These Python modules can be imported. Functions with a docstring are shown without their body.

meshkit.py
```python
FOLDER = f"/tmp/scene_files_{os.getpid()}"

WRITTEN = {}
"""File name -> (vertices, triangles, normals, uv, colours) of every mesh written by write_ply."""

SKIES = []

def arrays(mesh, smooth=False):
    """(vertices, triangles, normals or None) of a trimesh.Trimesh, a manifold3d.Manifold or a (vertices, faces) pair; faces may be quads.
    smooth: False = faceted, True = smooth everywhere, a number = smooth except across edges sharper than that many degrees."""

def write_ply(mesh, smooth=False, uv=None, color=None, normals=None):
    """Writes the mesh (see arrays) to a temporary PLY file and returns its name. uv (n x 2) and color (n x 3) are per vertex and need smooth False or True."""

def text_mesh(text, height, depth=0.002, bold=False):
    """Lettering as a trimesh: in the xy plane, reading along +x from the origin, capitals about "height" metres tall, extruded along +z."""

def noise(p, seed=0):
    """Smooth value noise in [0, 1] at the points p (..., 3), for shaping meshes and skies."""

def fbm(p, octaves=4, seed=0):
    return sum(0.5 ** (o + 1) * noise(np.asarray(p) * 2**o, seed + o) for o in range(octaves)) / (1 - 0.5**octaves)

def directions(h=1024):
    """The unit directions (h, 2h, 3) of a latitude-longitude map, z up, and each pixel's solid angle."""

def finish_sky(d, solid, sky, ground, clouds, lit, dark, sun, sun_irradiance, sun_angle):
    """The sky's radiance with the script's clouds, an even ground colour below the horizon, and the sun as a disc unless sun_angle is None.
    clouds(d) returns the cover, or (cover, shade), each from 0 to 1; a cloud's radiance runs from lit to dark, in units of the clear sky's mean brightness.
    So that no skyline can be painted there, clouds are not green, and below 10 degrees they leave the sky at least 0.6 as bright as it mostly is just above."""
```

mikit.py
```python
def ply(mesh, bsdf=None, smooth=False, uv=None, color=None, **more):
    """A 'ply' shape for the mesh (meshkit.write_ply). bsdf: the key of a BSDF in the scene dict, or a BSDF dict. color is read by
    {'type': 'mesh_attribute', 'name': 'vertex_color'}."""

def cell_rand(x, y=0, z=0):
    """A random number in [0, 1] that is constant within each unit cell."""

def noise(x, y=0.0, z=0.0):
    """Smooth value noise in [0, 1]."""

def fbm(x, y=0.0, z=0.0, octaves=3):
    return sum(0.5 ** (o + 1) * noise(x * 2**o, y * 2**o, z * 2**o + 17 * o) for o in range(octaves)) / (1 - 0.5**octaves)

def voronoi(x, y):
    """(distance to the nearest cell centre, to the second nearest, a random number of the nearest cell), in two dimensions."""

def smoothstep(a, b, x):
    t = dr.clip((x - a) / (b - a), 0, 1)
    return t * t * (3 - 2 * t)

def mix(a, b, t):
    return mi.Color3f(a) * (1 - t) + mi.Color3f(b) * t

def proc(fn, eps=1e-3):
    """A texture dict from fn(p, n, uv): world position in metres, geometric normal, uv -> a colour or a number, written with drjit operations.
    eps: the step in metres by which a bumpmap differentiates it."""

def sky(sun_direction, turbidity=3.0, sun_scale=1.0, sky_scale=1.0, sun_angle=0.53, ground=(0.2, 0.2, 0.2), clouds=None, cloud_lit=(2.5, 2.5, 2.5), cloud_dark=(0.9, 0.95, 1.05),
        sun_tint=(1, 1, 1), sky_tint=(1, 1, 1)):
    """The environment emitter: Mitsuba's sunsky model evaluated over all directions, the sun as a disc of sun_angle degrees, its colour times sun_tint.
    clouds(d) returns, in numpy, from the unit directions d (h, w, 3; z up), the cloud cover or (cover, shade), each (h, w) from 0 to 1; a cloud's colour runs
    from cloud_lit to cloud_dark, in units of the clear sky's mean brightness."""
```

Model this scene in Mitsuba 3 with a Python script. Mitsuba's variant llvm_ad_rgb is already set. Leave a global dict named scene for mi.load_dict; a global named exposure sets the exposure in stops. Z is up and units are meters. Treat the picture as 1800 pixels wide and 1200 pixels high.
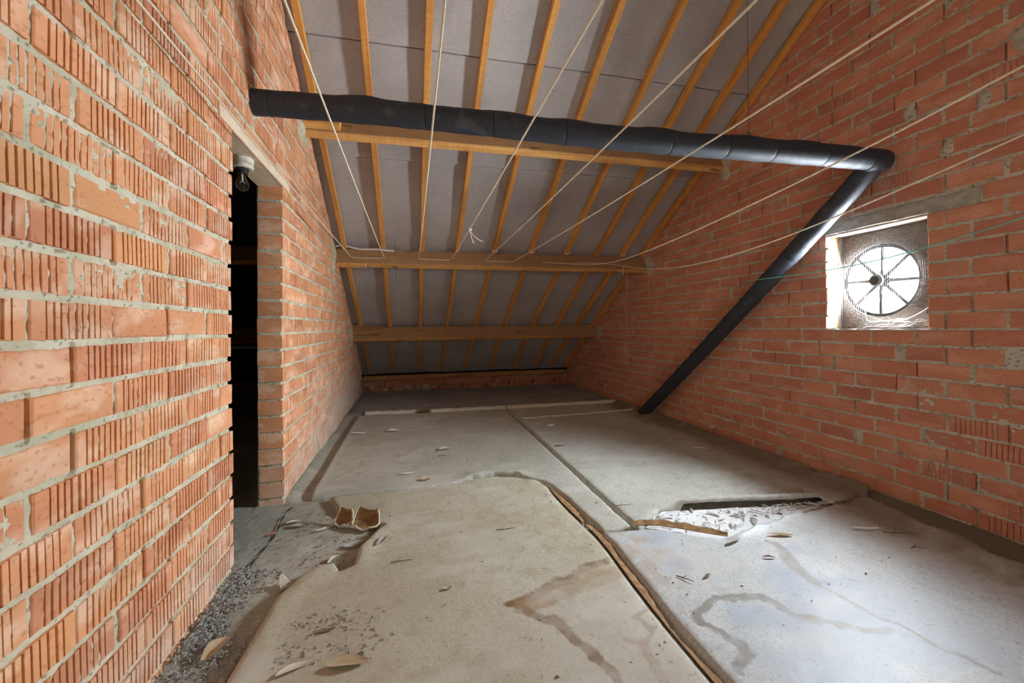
import math, random
import numpy as np
import trimesh
import shapely
from shapely.geometry import Polygon, LineString, box as sbox
from scipy.spatial import Delaunay
import drjit as dr
import mitsuba as mi
import mikit, meshkit
from mikit import fbm, noise, smoothstep, mix, proc

T = mi.ScalarTransform4f
scene, labels = {}, {}
rng = random.Random(7)
nrng = np.random.default_rng(11)

# ------------------------------------------------------------------ camera, lights, exposure
exposure = 0.74
WINDOW_RADIANCE = (275.0, 302.0, 318.0)      # daylight in the round gable window
FILL_WINDOW_RADIANCE = (11.0, 10.6, 9.8)    # window added in the unseen rear wall as fill light
EYE_H = 1.0841
F_PX, YAW, PITCH, ROLL, CY = 747.65, 0.23642, -0.003356, -0.011568, 576.54
_f = np.array([math.sin(YAW) * math.cos(PITCH), math.cos(YAW) * math.cos(PITCH), math.sin(PITCH)])
_r = np.array([math.cos(YAW), -math.sin(YAW), 0.0])
_u = np.cross(_r, _f)
_c, _s = math.cos(ROLL), math.sin(ROLL)
_r, _u = _c * _r + _s * _u, -_s * _r + _c * _u
_m = np.eye(4)
_m[:3, 0], _m[:3, 1], _m[:3, 2], _m[:3, 3] = -_r, _u, _f, (0, 0, EYE_H)
scene['camera'] = {'type': 'perspective', 'fov': 2 * math.degrees(math.atan(900 / F_PX)), 'fov_axis': 'x',
                   'to_world': T(_m.tolist()), 'principal_point_offset_y': (600 - CY) / 1200.0,
                   'near_clip': 0.01, 'far_clip': 100.0}

# ------------------------------------------------------------------ the attic's main measures (metres)
XL, XR = -0.766, 2.829            # faces of the two brick walls
YB = 7.36                         # knee wall at the eaves
SL, C0 = 0.58, 4.661              # underside of rafters: z = C0 - SL*y
RD = 0.060                        # rafter depth
CU = C0 + RD * math.hypot(1, SL)  # underside of the underlay boards
RIDGE_Y = 0.35
YK = -3.2                         # back end of the attic
DOOR_Y0, DOOR_Y1, DOOR_Z = 2.116, 2.893, 1.965
_nl = math.hypot(SL, 1)
NRM = np.array([0, SL, 1]) / _nl            # up, out of the roof
TAN = np.array([0, 1, -SL]) / _nl           # down the slope


def roof_z(y, c=None):
    c = CU if c is None else c
    y = np.asarray(y, float)
    return np.where(y > RIDGE_Y, c - SL * y, c - SL * (2 * RIDGE_Y - y))


def wall_left_x(z):
    return XL + 0.018 * max(0.0, z - 1.0)


# ------------------------------------------------------------------ materials
def bsdf(key, d):
    scene[key] = {'type': 'twosided', 'nested': d}


def rough(key, fn, r=0.85, spec=0.25, bump=None, scale=0.002):
    d = {'type': 'principled', 'base_color': proc(fn), 'roughness': r, 'specular': spec}
    if bump:
        d = {'type': 'bumpmap', 'arbitrary': proc(bump, 0.0012), 'scale': scale, 'nested': d}
    bsdf(key, d)


def plain(key, col, r=0.6, spec=0.3, **k):
    bsdf(key, {'type': 'principled', 'base_color': {'type': 'rgb', 'value': list(col)}, 'roughness': r, 'specular': spec, **k})


def brick_fn(base, pale, dark, seed, far_dust=0.0):
    def fn(p, n, uv):
        a = fbm(p.x * 9 + seed, p.y * 9, p.z * 14, 3)
        g = fbm(p.x * 85, p.y * 85 + seed, p.z * 95, 2)
        t = noise(p.x * 3, p.y * 3.3 + 5 * seed, p.z * 9.3)
        c = mix(base, pale, 0.75 * smoothstep(0.46, 0.72, a))
        c = mix(c, dark, 0.5 * smoothstep(0.58, 0.8, g))
        c = c * (0.84 + 0.32 * t)
        if far_dust:
            d = smoothstep(0.9, 0.0, p.z) * smoothstep(3.0, 4.6, p.y) + 0.5 * smoothstep(0.35, 0.1, p.z)
            d = d * (0.25 + 0.75 * smoothstep(0.3, 0.7, fbm(p.x * 6, p.y * 6, p.z * 8 + 3, 2)))
            c = mix(c, (0.62, 0.52, 0.46), dr.clip(d * far_dust, 0, 0.75))
        return c
    return fn


LEFT_TONES = [((0.60, 0.265, 0.140), (0.74, 0.48, 0.335), (0.40, 0.145, 0.070)),
              ((0.64, 0.300, 0.155), (0.76, 0.51, 0.355), (0.45, 0.170, 0.078)),
              ((0.64, 0.308, 0.148), (0.76, 0.50, 0.330), (0.46, 0.185, 0.078)),
              ((0.56, 0.235, 0.125), (0.72, 0.45, 0.320), (0.36, 0.120, 0.062))]
RIGHT_TONES = [((0.57, 0.225, 0.142), (0.64, 0.32, 0.225), (0.37, 0.130, 0.086)),
               ((0.61, 0.255, 0.155), (0.67, 0.35, 0.240), (0.40, 0.145, 0.092)),
               ((0.53, 0.205, 0.136), (0.60, 0.30, 0.225), (0.33, 0.118, 0.086))]
for i, t in enumerate(LEFT_TONES):
    rough(f'brick_left_{i}', brick_fn(*t, 3.1 * i + 1, 1.0), 0.9, 0.2)
for i, t in enumerate(RIGHT_TONES):
    rough(f'brick_right_{i}', brick_fn(*t, 2.7 * i + 4), 0.9, 0.2)


def mortar_fn(a, b, dark, dust=0.0):
    def fn(p, n, uv):
        k = fbm(p.x * 14, p.y * 14, p.z * 14, 3)
        g = fbm(p.x * 90, p.y * 90, p.z * 90, 2)
        c = mix(a, b, smoothstep(0.3, 0.7, k))
        c = mix(c, dark, 0.8 * smoothstep(0.60, 0.78, g))
        if dust:
            d = smoothstep(0.9, 0.0, p.z) * smoothstep(3.0, 4.6, p.y)
            c = mix(c, (0.60, 0.56, 0.50), 0.5 * d)
        return c
    return fn


rough('mortar_left', mortar_fn((0.46, 0.43, 0.31), (0.58, 0.54, 0.42), (0.22, 0.19, 0.13), 1), 0.95, 0.1)
rough('mortar_right', mortar_fn((0.46, 0.41, 0.33), (0.58, 0.53, 0.44), (0.20, 0.155, 0.12)), 0.95, 0.1)


def wood_fn(a, b, dark, axis, freq=60.0, stain=0.0, sawn=None):
    def fn(p, n, uv):
        u = p.y if axis == 'y' else p.x
        v, w = (p.x, p.z + SL * p.y) if axis == 'y' else (p.y, p.z)
        g = fbm(v * freq, w * freq, u * 1.6, 3)
        k = fbm(v * 9 + 3, w * 9, u * 2.2 + 7, 3)
        saw = noise(u * 160, v * 8, w * 8)
        c = mix(a, b, smoothstep(0.3, 0.7, g))
        c = c * (0.90 + 0.2 * saw)
        c = mix(c, dark, (0.35 + stain) * smoothstep(0.55, 0.75, k))
        if sawn is not None:      # the rough-sawn, weathered broad faces; the planed narrow edges keep their colour
            broad = smoothstep(0.6, 0.8, dr.abs(n.y * TAN[1] + n.z * TAN[2]))
            marks = 0.75 * fbm(u * 2.5, w * 45, v * 5, 3) + 0.25 * noise(u * 55, w * 3, 3.0)
            c = mix(c, mix(sawn[0], sawn[1], marks), broad)
        kn = noise(u * 7 + 1, v * 22, w * 22)
        return mix(c, dark, 0.8 * smoothstep(0.86, 0.93, kn))
    return fn


rough('wood_rafter', wood_fn((0.62, 0.27, 0.065), (0.74, 0.37, 0.10), (0.32, 0.11, 0.03), 'y'), 0.7, 0.3)
rough('wood_plate', wood_fn((0.36, 0.17, 0.07), (0.48, 0.25, 0.10), (0.18, 0.08, 0.035), 'x', 45, 0.2), 0.8, 0.25)
rough('wood_purlin', wood_fn((0.60, 0.29, 0.085), (0.72, 0.39, 0.13), (0.20, 0.085, 0.035), 'x', 45, 0.0, ((0.33, 0.185, 0.088), (0.41, 0.245, 0.122))), 0.75, 0.3)
rough('wood_block', wood_fn((0.62, 0.31, 0.085), (0.72, 0.40, 0.13), (0.34, 0.15, 0.05), 'x', 50), 0.75, 0.3)


def board_fn(p, n, uv):
    a = fbm(p.x * 2.2, p.y * 2.2, p.z * 2.2, 3)
    g = fbm(p.x * 60, p.y * 220, p.z * 40, 2)
    h = fbm(p.x * 150, p.y * 150, p.z * 150, 2)
    c = mix((0.40, 0.37, 0.365), (0.49, 0.46, 0.45), smoothstep(0.25, 0.75, a))
    c = c * (0.86 + 0.28 * g)
    return mix(c, (0.50, 0.48, 0.46), 0.5 * smoothstep(0.68, 0.85, h))


rough('underlay', board_fn, 0.85, 0.15)


def seg_dist(x, y, pts):
    best = mi.Float(9.0)
    for (ax, ay), (bx, by) in zip(pts[:-1], pts[1:]):
        ux, uy = bx - ax, by - ay
        t = dr.clip(((x - ax) * ux + (y - ay) * uy) / (ux * ux + uy * uy), 0, 1)
        best = dr.minimum(best, dr.sqrt(dr.square(x - ax - t * ux) + dr.square(y - ay - t * uy)))
    return best


def paper_fn(a, b, blot, stains=(), wash=None, dust=(0.56, 0.55, 0.52)):
    def fn(p, n, uv):
        k = fbm(p.x * 2.3, p.y * 2.3 + 9, 0.3, 4)
        f = fbm(p.x * 16, p.y * 16, 2.0, 3)
        g = fbm(p.x * 170, p.y * 170, 1.0, 2)
        c = mix(a, b, smoothstep(0.28, 0.72, k))
        c = mix(c, blot, 0.5 * smoothstep(0.52, 0.78, f))
        c = c * (0.80 + 0.40 * g)
        if wash is not None:
            c = wash(p, c, k, f)
        wx = p.x + 0.07 * (fbm(p.x * 11, p.y * 11, 5.0, 4) - 0.5) + 0.012 * (fbm(p.x * 90, p.y * 90, 5.0, 2) - 0.5)
        wy = p.y + 0.07 * (fbm(p.x * 11 + 31, p.y * 11, 8.0, 4) - 0.5) + 0.012 * (fbm(p.x * 90 + 5, p.y * 90, 2.0, 2) - 0.5)
        for pts, wid, col, amt in stains:
            d = seg_dist(wx, wy, pts)
            c = mix(c, col, amt * (0.6 + 0.4 * smoothstep(0.3, 0.6, fbm(p.x * 21, p.y * 21, 3.0, 3))) * smoothstep(wid * 1.25, wid * 0.6, d))
        m = fbm(p.x * 75 + 7, p.y * 75, 4.0, 3)
        c = mix(c, (0.20, 0.18, 0.155), 0.45 * smoothstep(0.74, 0.82, m))
        return mix(c, dust, 0.35 * smoothstep(0.55, 0.75, fbm(p.x * 4 + 3, p.y * 7, 1.7, 3)))
    return fn


def wash_c(p, c, k, f):
    t = smoothstep(2.2, 1.5, p.y) * smoothstep(0.62, -0.1, p.x)
    c = mix(c, (0.40, 0.36, 0.28), 0.35 * t)
    t2 = smoothstep(1.75, 1.45, p.y) * smoothstep(0.28, 0.5, p.x)
    return mix(c, (0.52, 0.50, 0.47), 0.5 * t2)


def edge_shade_b(p, c, k, f):          # brown paper edge, plus painted window-sill shade along the right wall
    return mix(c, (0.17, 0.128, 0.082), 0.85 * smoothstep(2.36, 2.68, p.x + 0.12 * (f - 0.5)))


def sill_shade_f(p, c, k, f):          # window-sill shade painted dark into the floor along the right wall
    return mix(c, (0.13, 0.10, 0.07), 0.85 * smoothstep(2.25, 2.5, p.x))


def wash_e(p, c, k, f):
    c = mix(c, (0.17, 0.128, 0.082), 0.85 * smoothstep(2.26, 2.50, p.x + 0.12 * (f - 0.5)))  # brown paper lip, darkened further with painted shade from the window sill
    b = smoothstep(0.42, 0.62, fbm(p.x * 2.6 + 2, p.y * 3.4, 6.0, 3)) * smoothstep(0.9, 1.2, p.x) * smoothstep(2.3, 1.5, p.x)
    c = mix(c, (0.35, 0.40, 0.48), 0.75 * b)  # cool tint of the window daylight painted into the paper
    r = smoothstep(0.2, 0.0, dr.abs(p.x - 1.03)) * smoothstep(1.3, 1.75, p.y) * smoothstep(0.45, 0.65, f)
    return mix(c, (0.42, 0.33, 0.26), 0.65 * r)


BROWN = (0.185, 0.105, 0.05)
ST_C = [([(0.84, 1.745), (0.74, 1.72), (0.64, 1.67), (0.50, 1.62), (0.355, 1.555)], 0.030, BROWN, 0.8),
        ([(0.355, 1.555), (0.43, 1.50), (0.50, 1.42), (0.55, 1.31), (0.575, 1.19), (0.585, 1.05)], 0.024, BROWN, 0.75),
        ([(0.46, 1.57), (0.56, 1.60), (0.66, 1.62), (0.84, 1.66)], 0.055, (0.33, 0.225, 0.125), 0.55),
        ([(0.40, 1.545), (0.50, 1.55)], 0.03, (0.33, 0.225, 0.125), 0.5),
        ([(0.84, 1.42), (0.76, 1.38), (0.80, 1.31), (0.74, 1.27), (0.69, 1.30)], 0.012, (0.34, 0.26, 0.20), 0.6),
        ([(0.74, 1.27), (0.72, 1.18), (0.73, 1.08)], 0.018, (0.36, 0.27, 0.21), 0.55)]
ST_E = [([(0.99, 1.29), (1.00, 1.345), (1.06, 1.37), (1.13, 1.405), (1.22, 1.395), (1.29, 1.37), (1.32, 1.30), (1.34, 1.24), (1.39, 1.205), (1.47, 1.16), (1.58, 1.12)], 0.020, (0.24, 0.225, 0.20), 0.9),
        ([(0.99, 1.29), (1.03, 1.24), (1.06, 1.19), (1.03, 1.14), (0.97, 1.10)], 0.020, (0.24, 0.225, 0.20), 0.9),
        ([(1.69, 1.68), (1.66, 1.60), (1.61, 1.50), (1.585, 1.40)], 0.030, (0.30, 0.29, 0.265), 0.85),
        ([(1.585, 1.40), (1.60, 1.30), (1.625, 1.17), (1.65, 1.03), (1.70, 0.9)], 0.010, (0.27, 0.25, 0.22), 0.85),
        ([(0.92, 1.85), (1.02, 1.80), (1.06, 1.70), (1.16, 1.66)], 0.05, (0.46, 0.40, 0.35), 0.5)]
rough('paper_a', paper_fn((0.385, 0.38, 0.325), (0.45, 0.445, 0.4), (0.33, 0.32, 0.27)), 0.75, 0.3)
rough('paper_b', paper_fn((0.385, 0.39, 0.345), (0.45, 0.455, 0.41), (0.34, 0.335, 0.29), wash=edge_shade_b), 0.75, 0.3)
rough('paper_c', paper_fn((0.4, 0.37, 0.275), (0.47, 0.445, 0.36), (0.34, 0.3, 0.215), ST_C, wash_c), 0.75, 0.3)
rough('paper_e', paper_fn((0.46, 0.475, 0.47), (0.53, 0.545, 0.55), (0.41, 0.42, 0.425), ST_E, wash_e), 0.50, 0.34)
rough('paper_lip', paper_fn((0.58, 0.55, 0.46), (0.66, 0.63, 0.55), (0.50, 0.46, 0.38)), 0.75, 0.3)
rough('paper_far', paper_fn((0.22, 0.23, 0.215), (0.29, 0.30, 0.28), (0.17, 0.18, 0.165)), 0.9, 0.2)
rough('kraft', lambda p, n, uv: mix((0.19, 0.105, 0.045), (0.30, 0.18, 0.085), smoothstep(0.3, 0.7, fbm(p.x * 40, p.y * 40, p.z * 40, 3))), 0.8, 0.2)
rough('concrete_floor', paper_fn((0.31, 0.305, 0.255), (0.4, 0.395, 0.34), (0.25, 0.24, 0.195), wash=sill_shade_f), 0.9, 0.15)
rough('concrete', lambda p, n, uv: mix((0.33, 0.30, 0.25), (0.46, 0.43, 0.37), smoothstep(0.3, 0.7, fbm(p.x * 30, p.y * 30, p.z * 30, 4))), 0.9, 0.15)
rough('plaster_wall', lambda p, n, uv: mix((0.44, 0.24, 0.16), (0.50, 0.36, 0.27), smoothstep(0.3, 0.7, fbm(p.x * 8, p.y * 8, p.z * 8, 3))), 0.9, 0.15)
rough('clay_block', brick_fn((0.40, 0.16, 0.09), (0.48, 0.32, 0.24), (0.25, 0.10, 0.06), 8.3), 0.9, 0.15)
rough('pipe_foam', lambda p, n, uv: mix((0.024, 0.028, 0.038), (0.044, 0.050, 0.064), fbm(p.x * 120, p.y * 120, p.z * 120, 2)) + 0.03 * smoothstep(0.60, 0.8, fbm(p.x * 11, p.y * 11, p.z * 11, 3)), 0.62, 0.3)
plain('foam_seam', (0.05, 0.05, 0.055), 0.7)
plain('cord_white', (0.72, 0.66, 0.52), 0.7)
plain('cord_green', (0.16, 0.62, 0.50), 0.6)
plain('cord_tan', (0.55, 0.36, 0.19), 0.8)
plain('wire_dark', (0.10, 0.085, 0.07), 0.5)
plain('iron', (0.022, 0.021, 0.020), 0.75, 0.15)
plain('zinc_net', (0.10, 0.10, 0.105), 0.6)
plain('ceramic', (0.74, 0.72, 0.60), 0.35, 0.5)
plain('bakelite', (0.025, 0.025, 0.027), 0.4, 0.5)
plain('foil_white', (0.70, 0.71, 0.70), 0.5)
plain('flake_pale', (0.56, 0.50, 0.40), 0.8)
plain('flake_white', (0.74, 0.73, 0.70), 0.7)
plain('flake_grey', (0.36, 0.34, 0.31), 0.85)
plain('flake_brown', (0.20, 0.14, 0.085), 0.85)
plain('leaf_tan', (0.44, 0.34, 0.22), 0.75)
plain('twig_brown', (0.14, 0.10, 0.065), 0.85)
plain('fluff_grey', (0.30, 0.30, 0.295), 0.95)
plain('fluff_white', (0.66, 0.67, 0.68), 0.9)
plain('chip_red', (0.52, 0.22, 0.13), 0.9)
plain('web_white', (0.80, 0.80, 0.80), 0.8)
plain('outside_wall', (0.15, 0.138, 0.125), 0.9)
plain('roof_dark', (0.055, 0.05, 0.047), 0.95)
plain('floor_gap', (0.05, 0.042, 0.035), 0.95)
scene['bulb_glass'] = {'type': 'thindielectric', 'int_ior': 1.5}


# ------------------------------------------------------------------ mesh helpers
def add(key, mesh, mat, smooth=False, label=None, category=None, group=None, kind=None, **more):
    scene[key] = mikit.ply(mesh, mat, smooth=smooth, **more)
    tag(key, label, category, group, kind)
    return key


def tag(key, label=None, category=None, group=None, kind=None):
    d = {k: v for k, v in (('label', label), ('category', category), ('group', group), ('kind', kind)) if v}
    if d:
        labels[key] = d


_count = {}


def number(name):
    n = _count.get(name, -1) + 1
    _count[name] = n
    return name if n == 0 else f'{name}_{n:03d}'


def hexa(c8):
    """box from 8 corners ordered (x0y0z0, x1y0z0, x1y1z0, x0y1z0, then the same at the top)"""
    f = [[0, 3, 2, 1], [4, 5, 6, 7], [0, 1, 5, 4], [1, 2, 6, 5], [2, 3, 7, 6], [3, 0, 4, 7]]
    return np.asarray(c8, float), np.array([[q[0], q[1], q[2]] for q in f] + [[q[0], q[2], q[3]] for q in f])


def joined(parts):
    v, f, n = [], [], 0
    for a, b in parts:
        v.append(np.asarray(a, float)); f.append(np.asarray(b, int) + n); n += len(a)
    return np.vstack(v), np.vstack(f)


def bbox(x0, x1, y0, y1, z0, z1):
    return hexa([(x0, y0, z0), (x1, y0, z0), (x1, y1, z0), (x0, y1, z0), (x0, y0, z1), (x1, y0, z1), (x1, y1, z1), (x0, y1, z1)])


def beam(p0, ax, u, v, la, lu, lv, ch=0.004, wobble=0.0, n=1, seed=0):
    """chamfered timber: from corner p0 along ax (length la), section u x v (lengths lu, lv)"""
    r = np.random.default_rng(seed + 100)
    ax, u, v, p0 = (np.asarray(k, float) for k in (ax, u, v, p0))
    sec = [(ch, 0), (lu - ch, 0), (lu, ch), (lu, lv - ch), (lu - ch, lv), (ch, lv), (0, lv - ch), (0, ch)]
    V, F = [], []
    for i in range(n + 1):
        du, dv = (r.normal(0, wobble, 2) if wobble else (0, 0))
        for a, b in sec:
            V.append(p0 + ax * la * i / n + u * (a + du) + v * (b + dv))
    for i in range(n):
        for k in range(8):
            a, b = i * 8 + k, i * 8 + (k + 1) % 8
            F += [[a, b, b + 8], [a, b + 8, a + 8]]
    for base in (0, n * 8):
        for k in range(1, 7):
            F.append([base, base + k, base + k + 1])
    return np.array(V), np.array(F)


def smooth_path(pts, n=40):
    from scipy.interpolate import CubicSpline
    p = np.asarray(pts, float)
    t = np.concatenate([[0], np.cumsum(np.linalg.norm(np.diff(p, axis=0), axis=1))])
    return CubicSpline(t, p)(np.linspace(0, t[-1], n))


def tube(pts, radius, sides=8, cap=True, mod=None):
    p = np.asarray(pts, float)
    n = len(p)
    t = np.gradient(p, axis=0)
    t /= np.linalg.norm(t, axis=1, keepdims=True)
    a = np.cross(t, [0, 0, 1.0])
    bad = np.linalg.norm(a, axis=1) < 0.05
    a[bad] = np.cross(t[bad], [1.0, 0, 0])
    a /= np.linalg.norm(a, axis=1, keepdims=True)
    b = np.cross(a, t)
    b *= np.sign(b[:, 2:3] + 1e-9)
    ang = np.arange(sides) * 2 * np.pi / sides
    rad = np.broadcast_to(np.asarray(radius, float).reshape(-1, 1), (n, 1)) * np.ones((1, sides))
    if mod is not None:
        rad = rad * mod(np.arange(n)[:, None], ang[None, :])
    V = p[:, None] + rad[..., None] * (np.cos(ang)[None, :, None] * a[:, None] + np.sin(ang)[None, :, None] * b[:, None])
    V = V.reshape(-1, 3)
    F = []
    i, k = np.meshgrid(np.arange(n - 1), np.arange(sides), indexing='ij')
    q0, q1 = i * sides + k, i * sides + (k + 1) % sides
    F = np.concatenate([np.stack([q0, q1, q1 + sides], -1).reshape(-1, 3), np.stack([q0, q1 + sides, q0 + sides], -1).reshape(-1, 3)])
    if cap:
        V = np.vstack([V, p[:1], p[-1:]])
        k = np.arange(sides)
        F = np.vstack([F, np.stack([(k + 1) % sides, k, k * 0 + n * sides], 1), np.stack([(n - 1) * sides + k, (n - 1) * sides + (k + 1) % sides, k * 0 + n * sides + 1], 1)])
    return V, F


def lathe(profile, centre, axis=(0, 0, 1), sides=28):
    """profile: (r, h) along axis"""
    axis = np.asarray(axis, float) / np.linalg.norm(axis)
    a = np.cross(axis, [1.0, 0, 0] if abs(axis[0]) < 0.9 else [0, 1.0, 0]); a /= np.linalg.norm(a)
    b = np.cross(axis, a)
    ang = np.arange(sides) * 2 * np.pi / sides
    V = np.array([[np.asarray(centre) + axis * h + r * (math.cos(t) * a + math.sin(t) * b) for t in ang] for r, h in profile]).reshape(-1, 3)
    n = len(profile)
    i, k = np.meshgrid(np.arange(n - 1), np.arange(sides), indexing='ij')
    q0, q1 = i * sides + k, i * sides + (k + 1) % sides
    F = np.concatenate([np.stack([q0, q1, q1 + sides], -1).reshape(-1, 3), np.stack([q0, q1 + sides, q0 + sides], -1).reshape(-1, 3)])
    return V, F


def prism(poly, to3d, t0, t1):
    """shapely polygon extruded: to3d(a, b, t) -> xyz"""
    parts = []
    for g in getattr(poly, 'geoms', [poly]):
        if g.is_empty or g.area < 1e-6:
            continue
        m = trimesh.creation.extrude_polygon(g, 1.0, engine='earcut')
        v = np.asarray(m.vertices)
        parts.append((np.array([to3d(a, b, t0 + (t1 - t0) * c) for a, b, c in v]), np.asarray(m.faces)))
    return joined(parts) if parts else None


def grid_skin(a0, a1, b0, b1, step, mask, pos):
    """displaced skin over cells of a rectangle; mask(A,B)->bool on cell centres, pos(A,B)->xyz"""
    na, nb = max(1, int(round((a1 - a0) / step))), max(1, int(round((b1 - b0) / step)))
    A, B = np.meshgrid(np.linspace(a0, a1, na + 1), np.linspace(b0, b1, nb + 1), indexing='ij')
    V = pos(A.ravel(), B.ravel())
    ca, cb = (A[:-1, :-1] + A[1:, 1:]) / 2, (B[:-1, :-1] + B[1:, 1:]) / 2
    ok = mask(ca, cb)
    i, j = np.nonzero(ok)
    q = i * (nb + 1) + j
    F = np.vstack([np.stack([q, q + nb + 1, q + nb + 2], 1), np.stack([q, q + nb + 2, q + 1], 1)])
    used = np.unique(F)
    re = np.zeros(len(V), int); re[used] = np.arange(len(used))
    return V[used], re[F]


# ------------------------------------------------------------------ bricks
def brick_shape(L, H, ribbed, depth, seed, side=1):
    """a brick standing in (y, z) from the origin, its face at x = 0 looking along side*x"""
    r = np.random.default_rng(seed)
    if not ribbed:
        c = 0.004
        j = lambda: r.normal(0, 0.0013)
        f = [(c + j(), c + j()), (L - c + j(), c + j()), (L - c + j(), H - c + j()), (c + j(), H - c + j())]
        e = [(j(), j()), (L + j(), j()), (L + j(), H + j()), (j(), H + j())]
        V = [(r.normal(0, 0.0007), y, z) for y, z in f] + [(-c, y, z) for y, z in e] + [(-depth, y, z) for y, z in e]
        F = [[0, 1, 2], [0, 2, 3]]
        for k in range(4):
            m = (k + 1) % 4
            F += [[4 + k, 4 + m, m], [4 + k, m, k], [8 + k, 8 + m, 4 + m], [8 + k, 4 + m, 4 + k]]
    else:
        y, prof = 0.0, [(0.0, -0.004), (0.003, 0.0)]
        first = 0.036 + r.normal(0, 0.004)
        pitch = 0.0205
        y = first
        while y < L - 0.03:
            w = 0.0054 + abs(r.normal(0, 0.0010))
            d = 0.0095 + abs(r.normal(0, 0.002))
            prof += [(y - w / 2, r.normal(0, 0.0006)), (y - w * 0.30, -d), (y + w * 0.30, -d), (y + w / 2, r.normal(0, 0.0006))]
            y += pitch + r.normal(0, 0.0012)
        prof += [(L - 0.003, 0.0), (L, -0.004)]
        n = len(prof)
        lean = r.normal(0, 0.002)
        V = [(x, yy + lean * 0, r.normal(0, 0.0012)) for yy, x in prof] + [(x, yy + lean, H + r.normal(0, 0.0012)) for yy, x in prof]
        V += [(-depth, 0, 0), (-depth, L, 0), (-depth, 0, H), (-depth, L, H)]
        F = []
        for k in range(n - 1):
            F += [[k, k + 1, n + k + 1], [k, n + k + 1, n + k]]
        b = 2 * n
        F += [[b, 0, n], [b, n, b + 2], [n - 1, b + 1, b + 3], [n - 1, b + 3, 2 * n - 1]]
        for k in range(0, n - 1):        # top and bottom
            F += [[b, k + 1, k], [b + 2, n + k, n + k + 1]]
        F += [[b, b + 1, n - 1], [b + 2, 2 * n - 1, b + 3]]
    V, F = np.array(V, float), np.array(F)
    if side < 0:
        V[:, 0] *= -1
        F = F[:, ::-1]
    return V, F


def cut_brick(poly, side, depth):
    return prism(poly, lambda a, b, t: (t, a, b), -depth * side, 0.0) if side > 0 else prism(poly, lambda a, b, t: (t, a, b), 0.0, depth)


_variants = {}


def brick_variant(L, H, ribbed, depth, side, k):
    key = (round(L, 3), H, ribbed, depth, side, k)
    if key not in _variants:
        _variants[key] = mikit.ply(brick_shape(L, H, ribbed, depth, hash(key[:2] + key[3:]) % 100000 + k, side))
    return _variants[key]


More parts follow.
